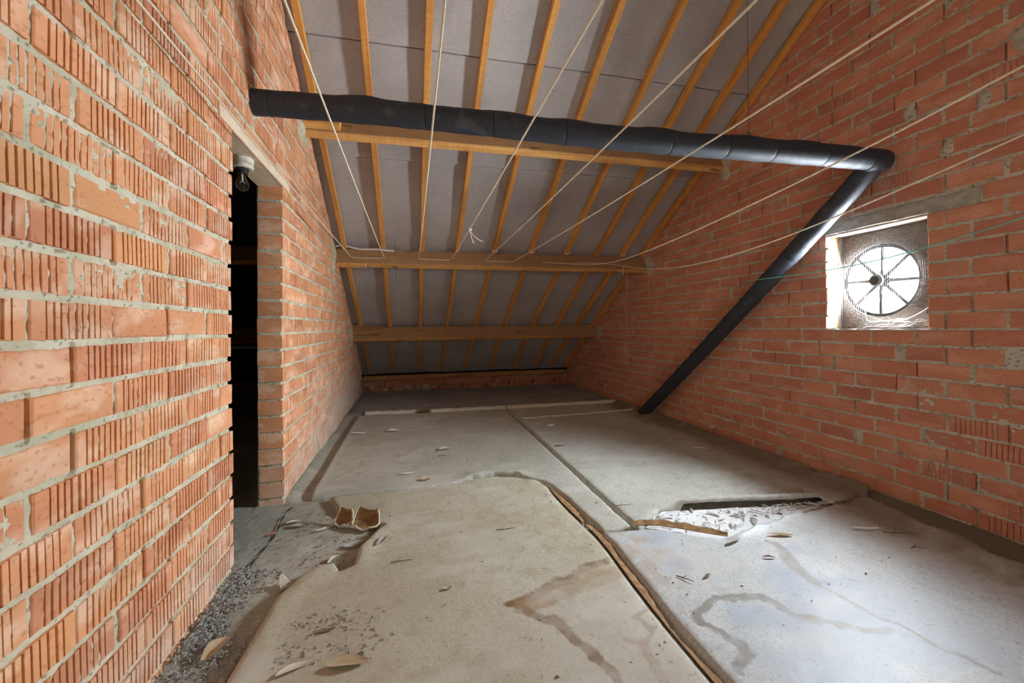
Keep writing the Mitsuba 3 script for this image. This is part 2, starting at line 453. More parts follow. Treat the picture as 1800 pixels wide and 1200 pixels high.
def lay(wall, items, tones, side, count=300):
    """items: (size seen, dict entry without bsdf or mesh, tone). The largest in the picture are parts, the rest one stuff part."""
    items.sort(key=lambda i: -i[0])
    left = []
    for n, (_, d, tone, xyz) in enumerate(items):
        ref = {'type': 'ref', 'id': f'{tones}_{tone}'}
        if n < count:
            key = number(f'{wall}__brick')
            scene[key] = {**d, 'bsdf': ref, 'to_world': T().translate(list(xyz))}
        else:
            v, f = meshkit.WRITTEN[d['filename']][:2]
            left.append((np.asarray(v, float) + np.asarray(xyz), f))
    if left:
        add(f'{wall}__small_bricks', joined(left), f'{tones}_1', kind='stuff')


def seen(y, z, x, L, H):
    v = np.array([x, y, z - EYE_H])
    d = np.linalg.norm(v)
    return L * H * abs(v[0]) / d ** 3 * (1 if y > 0.9 else 0.02)


# ------------------------------------------------------------------ left wall
HL, ML = 0.1021, 0.2645
ZL0 = 0.038 - HL
JZ, JY = 0.0185, 0.012


def left_free():
    return [sbox(-0.7, -0.2, DOOR_Y0, 4.5), sbox(DOOR_Y1, -0.2, YB, 4.5), sbox(DOOR_Y0, DOOR_Z + 0.068, DOOR_Y1, 4.5)]


def head_joint(A, B, z0, H, even, odd, M, share):
    c = np.floor((B - z0) / H).astype(int)
    ph = np.where(c % 2 == 0, even, odd)
    m = np.round((A - ph) / M).astype(int)
    near = np.abs(A - ph - m * M) < 0.009
    h = (c * 374761393 + m * 668265263) % 1000003
    h = (h * 7919 % 1009) / 1009.0
    return near & (h < share)


def build_wall_left():
    poly = Polygon([(YK, 0), (YB + 0.02, 0), (YB + 0.02, roof_z(YB)), (RIDGE_Y, roof_z(RIDGE_Y)), (YK, roof_z(YK))])
    door = sbox(DOOR_Y0 - 0.006, -1, DOOR_Y1 + 0.008, DOOR_Z + 0.004)
    core = poly.difference(door)

    def shear(a, b, t):
        return (t + 0.018 * max(0.0, b - 1.0), a, b)
    core_mesh = prism(core, shear, XL - 0.150, XL - 0.022)

    def pos(A, B):
        P = np.stack([A * 0, A, B], 1)
        d = 0.0085 * meshkit.fbm(P * 42, 3, 1) - 0.0100 + 0.004 * (meshkit.noise(P * 9, 5) - 0.5) - head_joint(A, B, ZL0, HL, 1.207, 1.0845, ML, 0.30) * 0.014
        edge = np.minimum(np.abs(A - DOOR_Y0), np.abs(A - DOOR_Y1))
        d = np.where((edge < 0.02) & (B < DOOR_Z), d - 0.010, d)
        return np.stack([XL + d + 0.018 * np.maximum(0, B - 1), A, B], 1)

    def mask(A, B):
        return (B < roof_z(A)) & ~((A > DOOR_Y0 - 0.008) & (A < DOOR_Y1 + 0.008) & (B < DOOR_Z + 0.004))
    skins = [grid_skin(0.5, 2.2, 0, 3.0, 0.0068, mask, pos), grid_skin(2.2, YB + 0.02, 0, 3.5, 0.018, mask, pos), grid_skin(YK, 0.5, 0, 4.6, 0.05, mask, pos), grid_skin(0.5, 2.2, 3.0, 4.4, 0.05, mask, pos)]
    add('wall_left', joined([core_mesh] + skins), 'mortar_left', kind='structure',
        label='rough ribbed orange brick wall with grey mortar and a narrow dark doorway')
    items = []
    for c in range(0, 44):
        z0 = ZL0 + c * HL + JZ / 2
        H = HL - JZ
        ph = (1.0845 if c % 2 == 1 else 1.207)
        for m in range(-7, 26):
            ya = ph + m * ML + JY / 2 + rng.uniform(-0.004, 0.004)
            yb = ya + ML - JY
            if yb < -0.5 or ya > YB:
                continue
            zz = z0 + rng.uniform(-0.002, 0.002)
            full = sbox(ya, zz, yb, zz + H)
            for region in left_free():
                g = full.intersection(region)
                if g.is_empty or g.area < 0.0012:
                    continue
                y0, _, y1, _ = g.bounds
                L = y1 - y0
                if L < 0.02:
                    continue
                top = min(roof_z(y0), roof_z(y1)) - 0.012
                jamb = abs(y0 - DOOR_Y1) < 0.002 or abs(y1 - DOOR_Y0) < 0.002
                if abs(y0 - DOOR_Y1) < 0.002 and zz < DOOR_Z:
                    pass
                depth = 0.14 if jamb and zz < DOOR_Z else 0.03
                ribbed = rng.random() > (0.03 if y0 < 2.2 else 0.22)
                cc, mm = c, m
                if (cc, mm) in {(11, 1), (10, -1), (9, 0), (9, -1), (8, -1), (8, 3), (14, 0), (14, 2)}:
                    ribbed = False
                if L < 0.07:
                    ribbed = False
                tone = rng.choice([0, 0, 0, 1, 1, 1, 2, 3, 3])
                xw = wall_left_x(zz) + rng.uniform(-0.003, 0.003)
                if top < zz + H:
                    cutp = sbox(y0, zz, y1, zz + H).intersection(Polygon([(y0 - 1, -1), (y1 + 1, -1), (y1 + 1, roof_z(y1 + 1) - 0.012), (y0 - 1, roof_z(y0 - 1) - 0.012)]))
                    if cutp.is_empty or cutp.area < 0.0025 or cutp.geom_type != 'Polygon':
                        continue
                    d = mikit.ply(cut_brick(shapely.affinity.translate(cutp, -y0, -zz), 1, 0.03))
                else:
                    Lr = round(L / 0.004) * 0.004
                    d = brick_variant(Lr, H, ribbed, depth, 1, rng.randrange(7) if Lr > 0.24 else 0)
                items.append((seen((y0 + y1) / 2, zz + H / 2, XL, L, H), d, tone, (xw, y0, zz)))
    lay('wall_left', items, 'brick_left', 1)
    # the lintel over the doorway: a ribbed clay beam with a pale mortar face
    zt, zb = DOOR_Z + 0.058, DOOR_Z
    xo = wall_left_x(2.0)
    prof = [(xo - 0.145, zb)]
    x = xo - 0.140
    while x < xo - 0.012:
        prof += [(x, zb), (x + 0.002, zb + 0.010), (x + 0.006, zb + 0.010), (x + 0.008, zb)]
        x += 0.0135
    prof += [(xo + 0.001, zb), (xo + 0.003, zb + 0.004), (xo + 0.003, zt), (xo - 0.145, zt)]
    add('door_lintel', prism(Polygon(prof), lambda a, b, t: (a, t, b), DOOR_Y0 - 0.14, DOOR_Y1 + 0.12), 'lintel_clay', kind='structure',
        label='pale ribbed lintel beam over the dark doorway in the left brick wall')


rough('lintel_clay', lambda p, n, uv: mix((0.66, 0.50, 0.36), (0.74, 0.60, 0.46), smoothstep(0.3, 0.7, fbm(p.x * 25, p.y * 18, p.z * 25, 3))), 0.9, 0.15)

# ------------------------------------------------------------------ right wall with the round window
HR, MR, ZR0 = 0.0930, 0.2455, 1.043
WY0, WY1, WZ0, WZ1 = 1.774, 2.369, 1.044, 1.683
LNY0, LNY1, LNZ0, LNZ1 = 1.547, 2.60, 1.690, 1.772
HOLE_Y, HOLE_Z, HOLE_R = 2.129, 1.3565, 0.235
LEAF0, LEAF1, CAV = XR, XR + 0.108, XR + 0.145       # inner leaf, cavity behind it
OUT1 = CAV + 0.105                                    # far face of the outer leaf


def build_wall_right():
    poly = Polygon([(YK, 0), (YB + 0.02, 0), (YB + 0.02, roof_z(YB)), (RIDGE_Y, roof_z(RIDGE_Y)), (YK, roof_z(YK))])
    win = sbox(WY0 - 0.004, WZ0 - 0.004, WY1 + 0.004, WZ1)
    core_mesh = prism(poly.difference(win), lambda a, b, t: (t, a, b), LEAF0 + 0.022, LEAF1)

    def pos(A, B):
        P = np.stack([A * 0 + 3, A, B], 1)
        d = 0.0085 * meshkit.fbm(P * 42, 3, 2) - 0.0088 + 0.003 * (meshkit.noise(P * 9, 15) - 0.5) - head_joint(A, B, ZR0, HR, 1.6945, 1.5845, MR, 0.38) * 0.013
        return np.stack([XR - d, A, B], 1)

    def mask(A, B):
        return (B < roof_z(A)) & ~((A > WY0 - 0.004) & (A < WY1 + 0.004) & (B > WZ0 - 0.004) & (B < WZ1))
    skins = [grid_skin(0.8, 3.4, 0, 3.6, 0.0068, mask, pos), grid_skin(3.4, YB + 0.02, 0, 2.9, 0.02, mask, pos), grid_skin(YK, 0.8, 0, 4.6, 0.05, mask, pos), grid_skin(0.8, 3.4, 3.6, 4.4, 0.05, mask, pos)]
    add('wall_right', joined([core_mesh] + skins), 'mortar_right', kind='structure',
        label='red brick gable wall with grey joints and a small square window opening')
    window, lintel = sbox(WY0, WZ0 - 0.004, WY1, WZ1 + 0.02), sbox(LNY0 - 0.01, LNZ0 - 0.006, LNY1 + 0.01, LNZ1 + 0.008)
    items = []
    for c in range(-12, 33):
        z0 = ZR0 + c * HR + 0.0075
        H = HR - 0.015
        ph = 1.5845 if c % 2 else 1.6945
        if c < -6:
            ph -= 0.016 if c % 2 else -0.004
        for m in range(-9, 26):
            ya = ph + m * MR + 0.0055 + rng.uniform(-0.004, 0.004)
            yb = ya + MR - 0.0125
            if yb < 0.3 or ya > YB:
                continue
            zz = z0 + rng.uniform(-0.0015, 0.0015)
            full = sbox(ya, max(zz, 0.0), yb, zz + H)
            if full.area < 1e-5 or zz + H < 0.02:
                continue
            full = full.difference(window).difference(lintel)
            for g in getattr(full, 'geoms', [full]):
                if g.is_empty or g.area < 0.0012:
                    continue
                y0, zlo, y1, zhi = g.bounds
                L = y1 - y0
                if L < 0.025:
                    continue
                if rng.random() < 0.025 and L > 0.2:          # a gap stopped with mortar beside a shorter brick
                    y1 -= 0.05; L -= 0.05
                ribbed = rng.random() < 0.035 and L > 0.1
                tone = rng.choice([0, 0, 1, 1, 2])
                depth = 0.105 if (abs(y0 - WY1) < 0.002 or abs(y1 - WY0) < 0.002) and WZ0 - 0.02 < zz < WZ1 else 0.03
                xw = XR - rng.uniform(-0.003, 0.003)
                plane = min(float(roof_z(y0)), float(roof_z(y1))) - 0.012
                if plane < zhi:
                    cutp = sbox(y0, zlo, y1, zhi).intersection(Polygon([(y0 - 1, -1), (y1 + 1, -1), (y1 + 1, roof_z(y1 + 1) - 0.012), (y0 - 1, roof_z(y0 - 1) - 0.012)]))
                    if cutp.is_empty or cutp.area < 0.002 or cutp.geom_type != 'Polygon':
                        continue
                    d = mikit.ply(cut_brick(shapely.affinity.translate(cutp, -y0, -zlo), -1, 0.03))
                else:
                    Lr, Hr = round(L / 0.004) * 0.004, round((zhi - zlo) / 0.003) * 0.003
                    d = brick_variant(Lr, Hr if abs(Hr - H) > 0.004 else H, ribbed, depth, -1, rng.randrange(8) if Lr > 0.22 else 0)
                items.append((seen((y0 + y1) / 2, (zlo + zhi) / 2, XR, L, zhi - zlo), d, tone, (xw, y0, zlo)))
    lay('wall_right', items, 'brick_right', -1)
    add('window_lintel', beam((XR - 0.006, LNY0, LNZ0), (0, 1, 0), (1, 0, 0), (0, 0, 1), LNY1 - LNY0, 0.112, LNZ1 - LNZ0, 0.005, 0.0012, 14, 3), 'concrete', kind='structure',
        label='rough grey concrete lintel above the round window in the right wall')
    # cavity closer and outer leaf with the round hole
    add('wall_outer', prism(sbox(0.9, 0.5, 3.3, 2.3).difference(shapely.Point(HOLE_Y, HOLE_Z).buffer(HOLE_R, quad_segs=24)), lambda a, b, t: (t, a, b), CAV, OUT1), 'outside_wall', kind='structure',
        label='outer wall leaf with a round hole, seen through the square window opening')
    frame = []
    for y0, y1, z0, z1 in ((WY0 - 0.02, WY0, WZ0 - 0.02, WZ1), (WY1, WY1 + 0.02, WZ0 - 0.02, WZ1), (WY0, WY1, WZ0 - 0.02, WZ0 - 0.002), (WY0, WY1, WZ1 + 0.002, WZ1 + 0.02)):
        frame.append(bbox(LEAF1, CAV, y0, y1, z0, z1))
    add('window_reveal', joined(frame), 'concrete', kind='structure', label='grey mortar closing the cavity around the round window')


# ------------------------------------------------------------------ floor
def build_floor():
    def pos(A, B):
        P = np.stack([A, B, A * 0], 1)
        d = 0.010 * (meshkit.fbm(P * 5, 4, 3) - 0.5) + 0.004 * (meshkit.noise(P * 60, 6) - 0.5)
        heap = np.clip((A - XL), 0, 9)
        d = d + 0.035 * np.exp(-(heap / 0.07) ** 2) * (0.4 + meshkit.noise(P * 3.1, 4)) * (B > 0.9) * (A > XL - 0.2) * ((B < DOOR_Y0 - 0.03) | (B > DOOR_Y1 + 0.02))
        d = d + 0.03 * np.exp(-(np.clip(XR - A, 0, 9) / 0.08) ** 2) * (0.3 + meshkit.noise(P * 3.7, 8))
        # the open crack that runs from the doorway corner
        t = np.clip((B - 1.95) / (2.80 - 1.95), 0, 1)
        cx = -0.735 + 0.075 * (1 - t)
        return np.stack([A, B, d], 1)
    skins = [grid_skin(XL - 0.16, XR + 0.02, 0.6, 3.2, 0.02, lambda A, B: A > -9, pos), grid_skin(XL - 0.16, XR + 0.02, 3.2, YB + 0.05, 0.035, lambda A, B: A > -9, pos)]
    rest = [bbox(-3.3, XR + 0.02, YK, 0.6, -0.1, -0.002), bbox(-3.3, XL - 0.16, 0.6, YB + 0.1, -0.1, -0.002), bbox(XL - 0.16, XR + 0.02, 0.6, YB + 0.1, -0.1, -0.03)]
    add('floor', joined(skins + rest), 'concrete_floor', smooth=False, kind='structure', label='dusty grey attic floor under the insulation sheets')


def build_floor_joint():
    pts = smooth_path([(-0.70, 2.82, 0), (-0.715, 2.62, 0), (-0.70, 2.45, 0), (-0.715, 2.25, 0), (-0.725, 2.10, 0), (-0.735, 1.98, 0)], 50)
    w = 0.0035 + 0.002 * np.sin(np.arange(50) * 0.9)
    V = np.vstack([pts + np.c_[-w, w * 0, w * 0 + 0.0065], pts + np.c_[w, w * 0, w * 0 + 0.0065]])
    i = np.arange(49)
    add('floor__open_joint', (V, np.vstack([np.stack([i, i + 50, i + 51], 1), np.stack([i, i + 51, i + 1], 1)])), 'floor_gap', label='thin dark open joint running from the doorway')


def sheet_mesh(pts, thick, z0, lift, step, ragged=0.0, seed=0, ragged_filter=None, rim=0.35):
    """an insulation sheet lying on the floor: rounded edge, waves, and lift(x, y) for raised lips"""
    r = np.random.default_rng(seed)
    poly = Polygon(pts).buffer(0)
    line = shapely.segmentize(poly.exterior, step * 0.6)
    b = np.array(line.coords)[:-1]
    if ragged:
        amp = ragged * (meshkit.fbm(np.c_[b, b[:, :1] * 0] * 22, 3, seed) - 0.5) * 2
        if ragged_filter is not None:
            amp = amp * ragged_filter(b[:, 0], b[:, 1])
        t = np.roll(b, -1, 0) - np.roll(b, 1, 0)
        nn = np.c_[t[:, 1], -t[:, 0]] / (np.linalg.norm(t, axis=1, keepdims=True) + 1e-9)
        b = b + nn * amp[:, None]
    poly = Polygon(b).buffer(0)
    if poly.geom_type != 'Polygon':
        poly = max(poly.geoms, key=lambda g: g.area)
    b = np.array(poly.exterior.coords)[:-1]
    P = [b]
    for inset, fine in ((0.007, 0.7), (0.018, 0.9), (0.034, 1.0)):
        g = poly.buffer(-inset)
        for q in getattr(g, 'geoms', [g]):
            if not q.is_empty:
                P.append(np.array(shapely.segmentize(q.exterior.simplify(0.002), step * fine).coords)[:-1])
    x0, y0, x1, y1 = poly.bounds
    gx, gy = np.meshgrid(np.arange(x0, x1, step), np.arange(y0, y1, step))
    G = np.c_[gx.ravel(), gy.ravel()] + r.uniform(-0.3, 0.3, (gx.size, 2)) * step
    inner = poly.buffer(-0.045)
    P.append(G[shapely.contains_xy(inner, G[:, 0], G[:, 1])])
    P = np.vstack(P)
    P = P[np.unique(np.round(P, 4), axis=0, return_index=True)[1]]
    tri = Delaunay(P).simplices
    cen = P[tri].mean(1)
    tri = tri[shapely.contains_xy(poly, cen[:, 0], cen[:, 1])]
    a, bb, c = P[tri[:, 0]], P[tri[:, 1]], P[tri[:, 2]]
    cr = (bb[:, 0] - a[:, 0]) * (c[:, 1] - a[:, 1]) - (bb[:, 1] - a[:, 1]) * (c[:, 0] - a[:, 0])
    tri[cr < 0] = tri[cr < 0][:, ::-1]
    d = np.array(shapely.distance(shapely.points(P), poly.exterior))
    prof = np.interp(d, [0, 0.007, 0.018, 0.034], [rim, 0.78, 0.96, 1.0])
    P3 = np.c_[P, P[:, :1] * 0]
    wave = 0.007 * (meshkit.fbm(P3 * 3.2, 3, seed) - 0.5) + 0.0022 * (meshkit.noise(P3 * 34, seed + 3) - 0.5)
    z = z0 + thick * prof + wave * prof + lift(P[:, 0], P[:, 1])
    V = np.c_[P, z]
    # skirt down to the floor
    edges = np.vstack([tri[:, [0, 1]], tri[:, [1, 2]], tri[:, [2, 0]]])
    key = {}
    for e in map(tuple, edges):
        key[e] = 1
    rim_e = [e for e in key if (e[1], e[0]) not in key]
    idx = sorted({i for e in rim_e for i in e})
    low = {i: len(V) + k for k, i in enumerate(idx)}
    under = np.array([[P[i, 0], P[i, 1], min(0.001, V[i, 2] - 0.012) if V[i, 2] < 0.044 else V[i, 2] - 0.011] for i in idx])
    V = np.vstack([V, under])
    F = [tri] + [np.array([[e[1], e[0], low[e[0]]], [e[1], low[e[0]], low[e[1]]]]) for e in rim_e]
    return V, np.vstack(F)


def near_line(x, y, pts):
    g = LineString(pts)
    return np.array(shapely.distance(shapely.points(np.c_[x, y]), g))


def ribbon(path, width, zf, n=60, tilt=0.0, edge=0.0, seed=0, thick=0.004):
    """a narrow curled paper strip along a path on the floor; zf(t, s) gives its height"""
    r = np.random.default_rng(seed)
    p = smooth_path([(x, y, 0) for x, y in path], n)
    t = np.gradient(p, axis=0); t /= np.linalg.norm(t, axis=1, keepdims=True)
    nn = np.c_[-t[:, 1], t[:, 0]]
    S = np.linspace(0, 1, 5)
    w = np.array([width(k / (n - 1)) for k in range(n)]) * (1 + edge * r.normal(0, 1, n))
    V = np.zeros((n, 5, 3))
    for j, s in enumerate(S):
        V[:, j, :2] = p[:, :2] + nn * (w * s)[:, None]
        V[:, j, 2] = [zf(k / (n - 1), s) for k in range(n)]
    W = V.copy(); W[..., 2] -= thick
    V = np.concatenate([V.reshape(-1, 3), W.reshape(-1, 3)])
    F, N = [], n * 5
    for i in range(n - 1):
        for j in range(4):
            q = i * 5 + j
            F += [[q, q + 5, q + 6], [q, q + 6, q + 1], [N + q, N + q + 6, N + q + 5], [N + q, N + q + 1, N + q + 6]]
        for j in (0, 4):
            q = i * 5 + j
            F += [[q, q + 5, N + q + 5], [q, N + q + 5, N + q]]
    return V, np.array(F)


def flap(origin, ang, length, width, r, sweep, lean=0.0, taper=0.35, seed=0, n=14, m=7, scoop=0.0):
    """a torn tongue of paper curling up from the floor: a bent strip with thickness"""
    rr = np.random.default_rng(seed)
    V = []
    for side in (0, 1):
        for i in range(n):
            a = sweep * i / (n - 1)
            s = r * math.sin(a) + (length if i == n - 1 else length * i / (n - 1)) * 0.25
            h = r * (1 - math.cos(a))
            for j in range(m):
                u = (j / (m - 1) - 0.5) * width * (1 - taper * (i / (n - 1)) ** 2) * ((1 - scoop) + scoop * math.sqrt(max(0.0, 1 - max(0.0, 1 - i / 5) ** 2)))
                u += 0.10 * width * math.sin(3.1 * i / n + seed) * (i / n)
                hh = h + scoop * 0.16 * width * (2 * j / (m - 1) - 1) ** 2 + 0.0025 * math.sin(2.3 * j + i * 0.9 + seed) * (i / n) + lean * u * (i / n)
                off = 0.0022 * side
                V.append((s - off * math.sin(a), u, hh + off * math.cos(a) + 0.001))
    V = np.array(V)
    ca, sa = math.cos(ang), math.sin(ang)
    V = np.c_[origin[0] + V[:, 0] * ca - V[:, 1] * sa, origin[1] + V[:, 0] * sa + V[:, 1] * ca, origin[2] + V[:, 2]]
    F, N = [], n * m
    for i in range(n - 1):
        for j in range(m - 1):
            q = i * m + j
            F += [[q, q + 1, q + m + 1], [q, q + m + 1, q + m], [N + q, N + q + m + 1, N + q + 1], [N + q, N + q + m, N + q + m + 1]]
        for j in (0, m - 1):
            q = i * m + j
            F += [[q, q + m, N + q + m], [q, N + q + m, N + q]]
    for j in range(m - 1):
        for i in (0, n - 1):
            q = i * m + j
            F += [[q, q + 1, N + q + 1], [q, N + q + 1, N + q]]
    return V, np.array(F)


CRACK = [(0.888, 2.70), (0.895, 2.55), (0.905, 2.30), (0.925, 2.08), (0.945, 1.90), (0.93, 1.62), (0.915, 1.35), (0.905, 1.07), (0.90, 0.60)]


def build_sheets():
    g = 'torn paper-faced insulation sheets on the floor'
    # far strip, darker and a little thicker, with a rolled front edge
    far = [(-0.74, 5.50), (-0.55, 5.50), (0.13, 5.425), (0.20, 5.425), (1.20, 5.385), (2.0, 5.375), (2.76, 5.37), (2.80, 7.30), (-0.72, 7.30)]
    lip = [(-0.55, 5.53), (0.12, 5.46), (0.22, 5.46), (1.2, 5.42), (2.76, 5.41)]

    def lift_far(x, y):
        d = near_line(x, y, lip)
        keep = 1 - np.exp(-((x - 0.165) / 0.05) ** 2)
        return 0.018 * np.exp(-(d / 0.035) ** 2) * keep
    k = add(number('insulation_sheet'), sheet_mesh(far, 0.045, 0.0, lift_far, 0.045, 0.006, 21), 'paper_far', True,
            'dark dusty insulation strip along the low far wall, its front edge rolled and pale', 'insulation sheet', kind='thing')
    add(f'{k}__torn_flap', flap((0.13, 5.44, 0.02), -1.4, 0.10, 0.17, 0.055, 1.9, 0.2, 0.6, 3), 'kraft', True, 'brown torn paper flap standing up')
    # the pale rolled front edge of the far strip, in two lengths either side of the torn flap
    for pa in ([(-0.54, 5.485), (-0.2, 5.45), (0.09, 5.412)], [(0.24, 5.408), (0.7, 5.392), (1.2, 5.372)], [(1.215, 5.37), (2.0, 5.362), (2.74, 5.357)]):
        pp = smooth_path([(x, y, 0.036) for x, y in pa], 40)
        add(number(f'{k}__rolled_edge'), tube(pp, 0.031, 10, mod=lambda i, a: 1 + 0.10 * np.sin(i * 0.7 + a) + 0.06 * np.sin(i * 0.23)), 'paper_lip', True, 'pale rolled front edge')
    # sheet A: far left
    A = [(-0.615, 5.46), (0.10, 5.39), (1.178, 5.345), (1.162, 4.2), (1.140, 3.0), (1.130, 2.36), (1.128, 2.012), (0.955, 2.022), (0.930, 2.45), (0.905, 2.70), (0.86, 2.80), (0.72, 2.93), (0.58, 2.985), (0.42, 2.975), (0.26, 2.90), (0.06, 2.885), (-0.30, 2.885), (-0.54, 2.885), (-0.625, 2.90)]

    def lift_a(x, y):
        d = near_line(x, y, [(0.44, 2.98), (0.58, 2.99), (0.74, 2.925)])
        return 0.030 * np.exp(-(d / 0.07) ** 2) + 0.012 * np.exp(-(near_line(x, y, [(-0.61, 5.4), (-0.62, 2.95)]) / 0.03) ** 2) + 0.006 * np.exp(-(near_line(x, y, [(0.30, 4.6), (1.1, 4.55)]) / 0.05) ** 2)
    add(number('insulation_sheet'), sheet_mesh(A, 0.030, 0.0, lift_a, 0.03, 0.008, 31, lambda x, y: (y < 3.2) * 1.0), 'paper_a', True,
        'pale beige insulation sheet by the left wall, behind the tear with the lifted edge', 'insulation sheet')
    # sheet B: far right
    B = [(1.204, 5.33), (2.74, 5.32), (2.79, 4.80), (2.785, 3.60), (2.79, 2.80), (2.79, 2.30), (2.795, 2.07), (2.70, 2.015), (2.57, 2.01), (2.20, 2.055), (1.86, 2.115), (1.60, 2.155), (1.39, 2.185), (1.27, 2.10), (1.155, 2.02), (1.152, 2.4), (1.161, 3.0), (1.185, 4.2)]

    def lift_b(x, y):
        wob = 0.6 + 0.5 * meshkit.noise(np.c_[x * 0 + 1, y * 2.3, x * 0], 5)
        gap = 1 - 0.75 * np.exp(-((y - 2.42) / 0.07) ** 2) - 0.6 * np.exp(-((y - 3.55) / 0.05) ** 2)
        e = 0.052 * np.exp(-(np.clip(2.765 - x, -1, 9) / 0.065) ** 2) * wob * gap
        t = 0.048 * np.exp(-(near_line(x, y, [(1.55, 2.16), (1.86, 2.115), (2.35, 2.035)]) / 0.055) ** 2)
        f = 0.010 * np.exp(-(near_line(x, y, [(1.21, 4.70), (2.74, 4.80)]) / 0.028) ** 2)
        h = 0.006 * np.exp(-(near_line(x, y, [(1.62, 2.75), (2.25, 2.22)]) / 0.03) ** 2)
        return e + t + f + h
    k = add(number('insulation_sheet'), sheet_mesh(B, 0.030, 0.0, lift_b, 0.03, 0.010, 41, lambda x, y: (y < 2.25) * 1.0), 'paper_b', True,
            'light grey insulation sheet under the diagonal black pipe, edge rolled up against the wall', 'insulation sheet')
    add(f'{k}__exposed_wool', sheet_mesh([(1.20, 2.03), (1.30, 1.93), (1.48, 1.815), (1.60, 1.84), (1.86, 1.89), (2.25, 1.98), (2.40, 2.005), (2.20, 2.05), (1.86, 2.12), (1.40, 2.19)], 0.010, 0.0, lambda x, y: 0.003 * meshkit.fbm(np.c_[x * 20, y * 20, x * 0], 3, 2), 0.02, 0, 44), 'fluff_white', True, 'white glass wool exposed in the torn hollow')
    add(f'{k}__fold', tube(smooth_path([(1.23, 4.69, 0.032), (2.0, 4.735, 0.034), (2.72, 4.79, 0.036)], 40), 0.014, 8, mod=lambda i, a: 1 + 0.15 * np.sin(i * 0.7 + a)), 'paper_lip', True, 'pale raised fold across the sheet')
    # sheet C: front left, stained and torn
    Cp = [(-0.50, 2.865), (0.06, 2.865), (0.26, 2.882), (0.42, 2.938), (0.57, 2.948), (0.70, 2.908), (0.84, 2.79), (0.880, 2.70), (0.878, 2.50), (0.885, 2.25), (0.90, 2.0), (0.895, 1.80), (0.875, 1.55), (0.865, 1.30), (0.865, 1.05), (0.86, 0.45), (-0.60, 0.45), (-0.565, 1.20), (-0.548, 1.45), (-0.53, 1.70), (-0.525, 1.84), (-0.50, 1.90), (-0.47, 1.985), (-0.40, 2.035), (-0.335, 2.045), (-0.31, 1.985), (-0.255, 2.01), (-0.255, 2.14), (-0.21, 2.25), (-0.145, 2.36), (-0.25, 2.47), (-0.36, 2.56), (-0.44, 2.68)]

    def lift_c(x, y):
        e = 0.016 * np.exp(-(near_line(x, y, [(-0.225, 2.05), (-0.225, 2.16), (-0.15, 2.31)]) / 0.05) ** 2)
        e += 0.014 * np.exp(-(near_line(x, y, [(-0.52, 1.2), (-0.49, 1.8), (-0.38, 2.0)]) / 0.05) ** 2)
        e += 0.008 * np.exp(-(near_line(x, y, [(0.50, 2.88), (0.80, 2.78)]) / 0.03) ** 2)
        e += 0.007 * np.exp(-(near_line(x, y, [(-0.1, 2.30), (0.25, 2.22), (0.7, 2.26)]) / 0.03) ** 2)
        e -= 0.010 * np.exp(-(near_line(x, y, CRACK) / 0.06) ** 2)
        return e
    k = add(number('insulation_sheet'), sheet_mesh(Cp, 0.034, 0.0, lift_c, 0.024, 0.012, 51, lambda x, y: (x < 0.2) * (y > 1.85) * 1.0), 'paper_c', True,
            'tan insulation sheet with a V-shaped brown water stain and a torn left edge', 'insulation sheet')
    wid = lambda t: 0.012 + 0.030 * (1 - abs(2 * t - 1)) + 0.010 * math.sin(17 * t)
    add(f'{k}__curled_edge', ribbon([(0.878, 2.62), (0.872, 2.48), (0.878, 2.30), (0.892, 2.1)], lambda t: 0.006 + 0.050 * math.sin(math.pi * min(1, t * 1.02 + 0.01)) ** 0.7, lambda t, s: 0.034 - 0.022 * s + 0.006 * math.sin(3.1 * s), 40, seed=2, edge=0.05), 'kraft', True, 'brown curled paper edge')
    add(f'{k}__curled_edge_001', ribbon([(0.892, 2.10), (0.898, 1.90), (0.878, 1.62), (0.862, 1.35), (0.858, 1.07), (0.855, 0.60)], lambda t: 0.040 + 0.008 * math.sin(21 * t) + 0.008 * math.sin(8 * t), lambda t, s: 0.034 - 0.024 * s + 0.005 * math.sin(3.1 * s), 70, seed=3, edge=0.08), 'kraft', True, 'brown curled paper edge')
    for n_, (o, a, L, W, rr_, sw) in enumerate((((-0.385, 2.465, 0.010), 1.05, 0.10, 0.105, 0.052, 1.75), ((-0.255, 2.385, 0.010), 1.20, 0.12, 0.155, 0.062, 1.70))):
        fl = flap(o, a, L, W, rr_, sw, 0.12, 0.30, 5 + n_, m=11, scoop=0.55)
        sfx = '' if n_ == 0 else f'_{n_:03d}'
        add(f'{k}__torn_flap{sfx}', fl, 'kraft', True, 'curled flap showing brown backing')
        q = fl[0][14 * 11:].reshape(14, 11, 3)
        rim_ = np.vstack([q[::-1, 0], q[0, 1:-1], q[:, -1]])
        add(f'{k}__torn_edge{sfx}', tube(smooth_path(rim_, 50), 0.0065, 6, mod=lambda i, a: 0.8 + 0.35 * np.sin(i * 1.3 + a) * np.sin(i * 0.47)), 'flake_pale', True, 'pale torn rim of the flap')
    add(f'{k}__torn_flap_002', flap((-0.505, 1.93, 0.012), 2.1, 0.08, 0.05, 0.05, 1.2, 0.2, 0.8, 11), 'paper_c', True, 'thin sliver of torn edge')
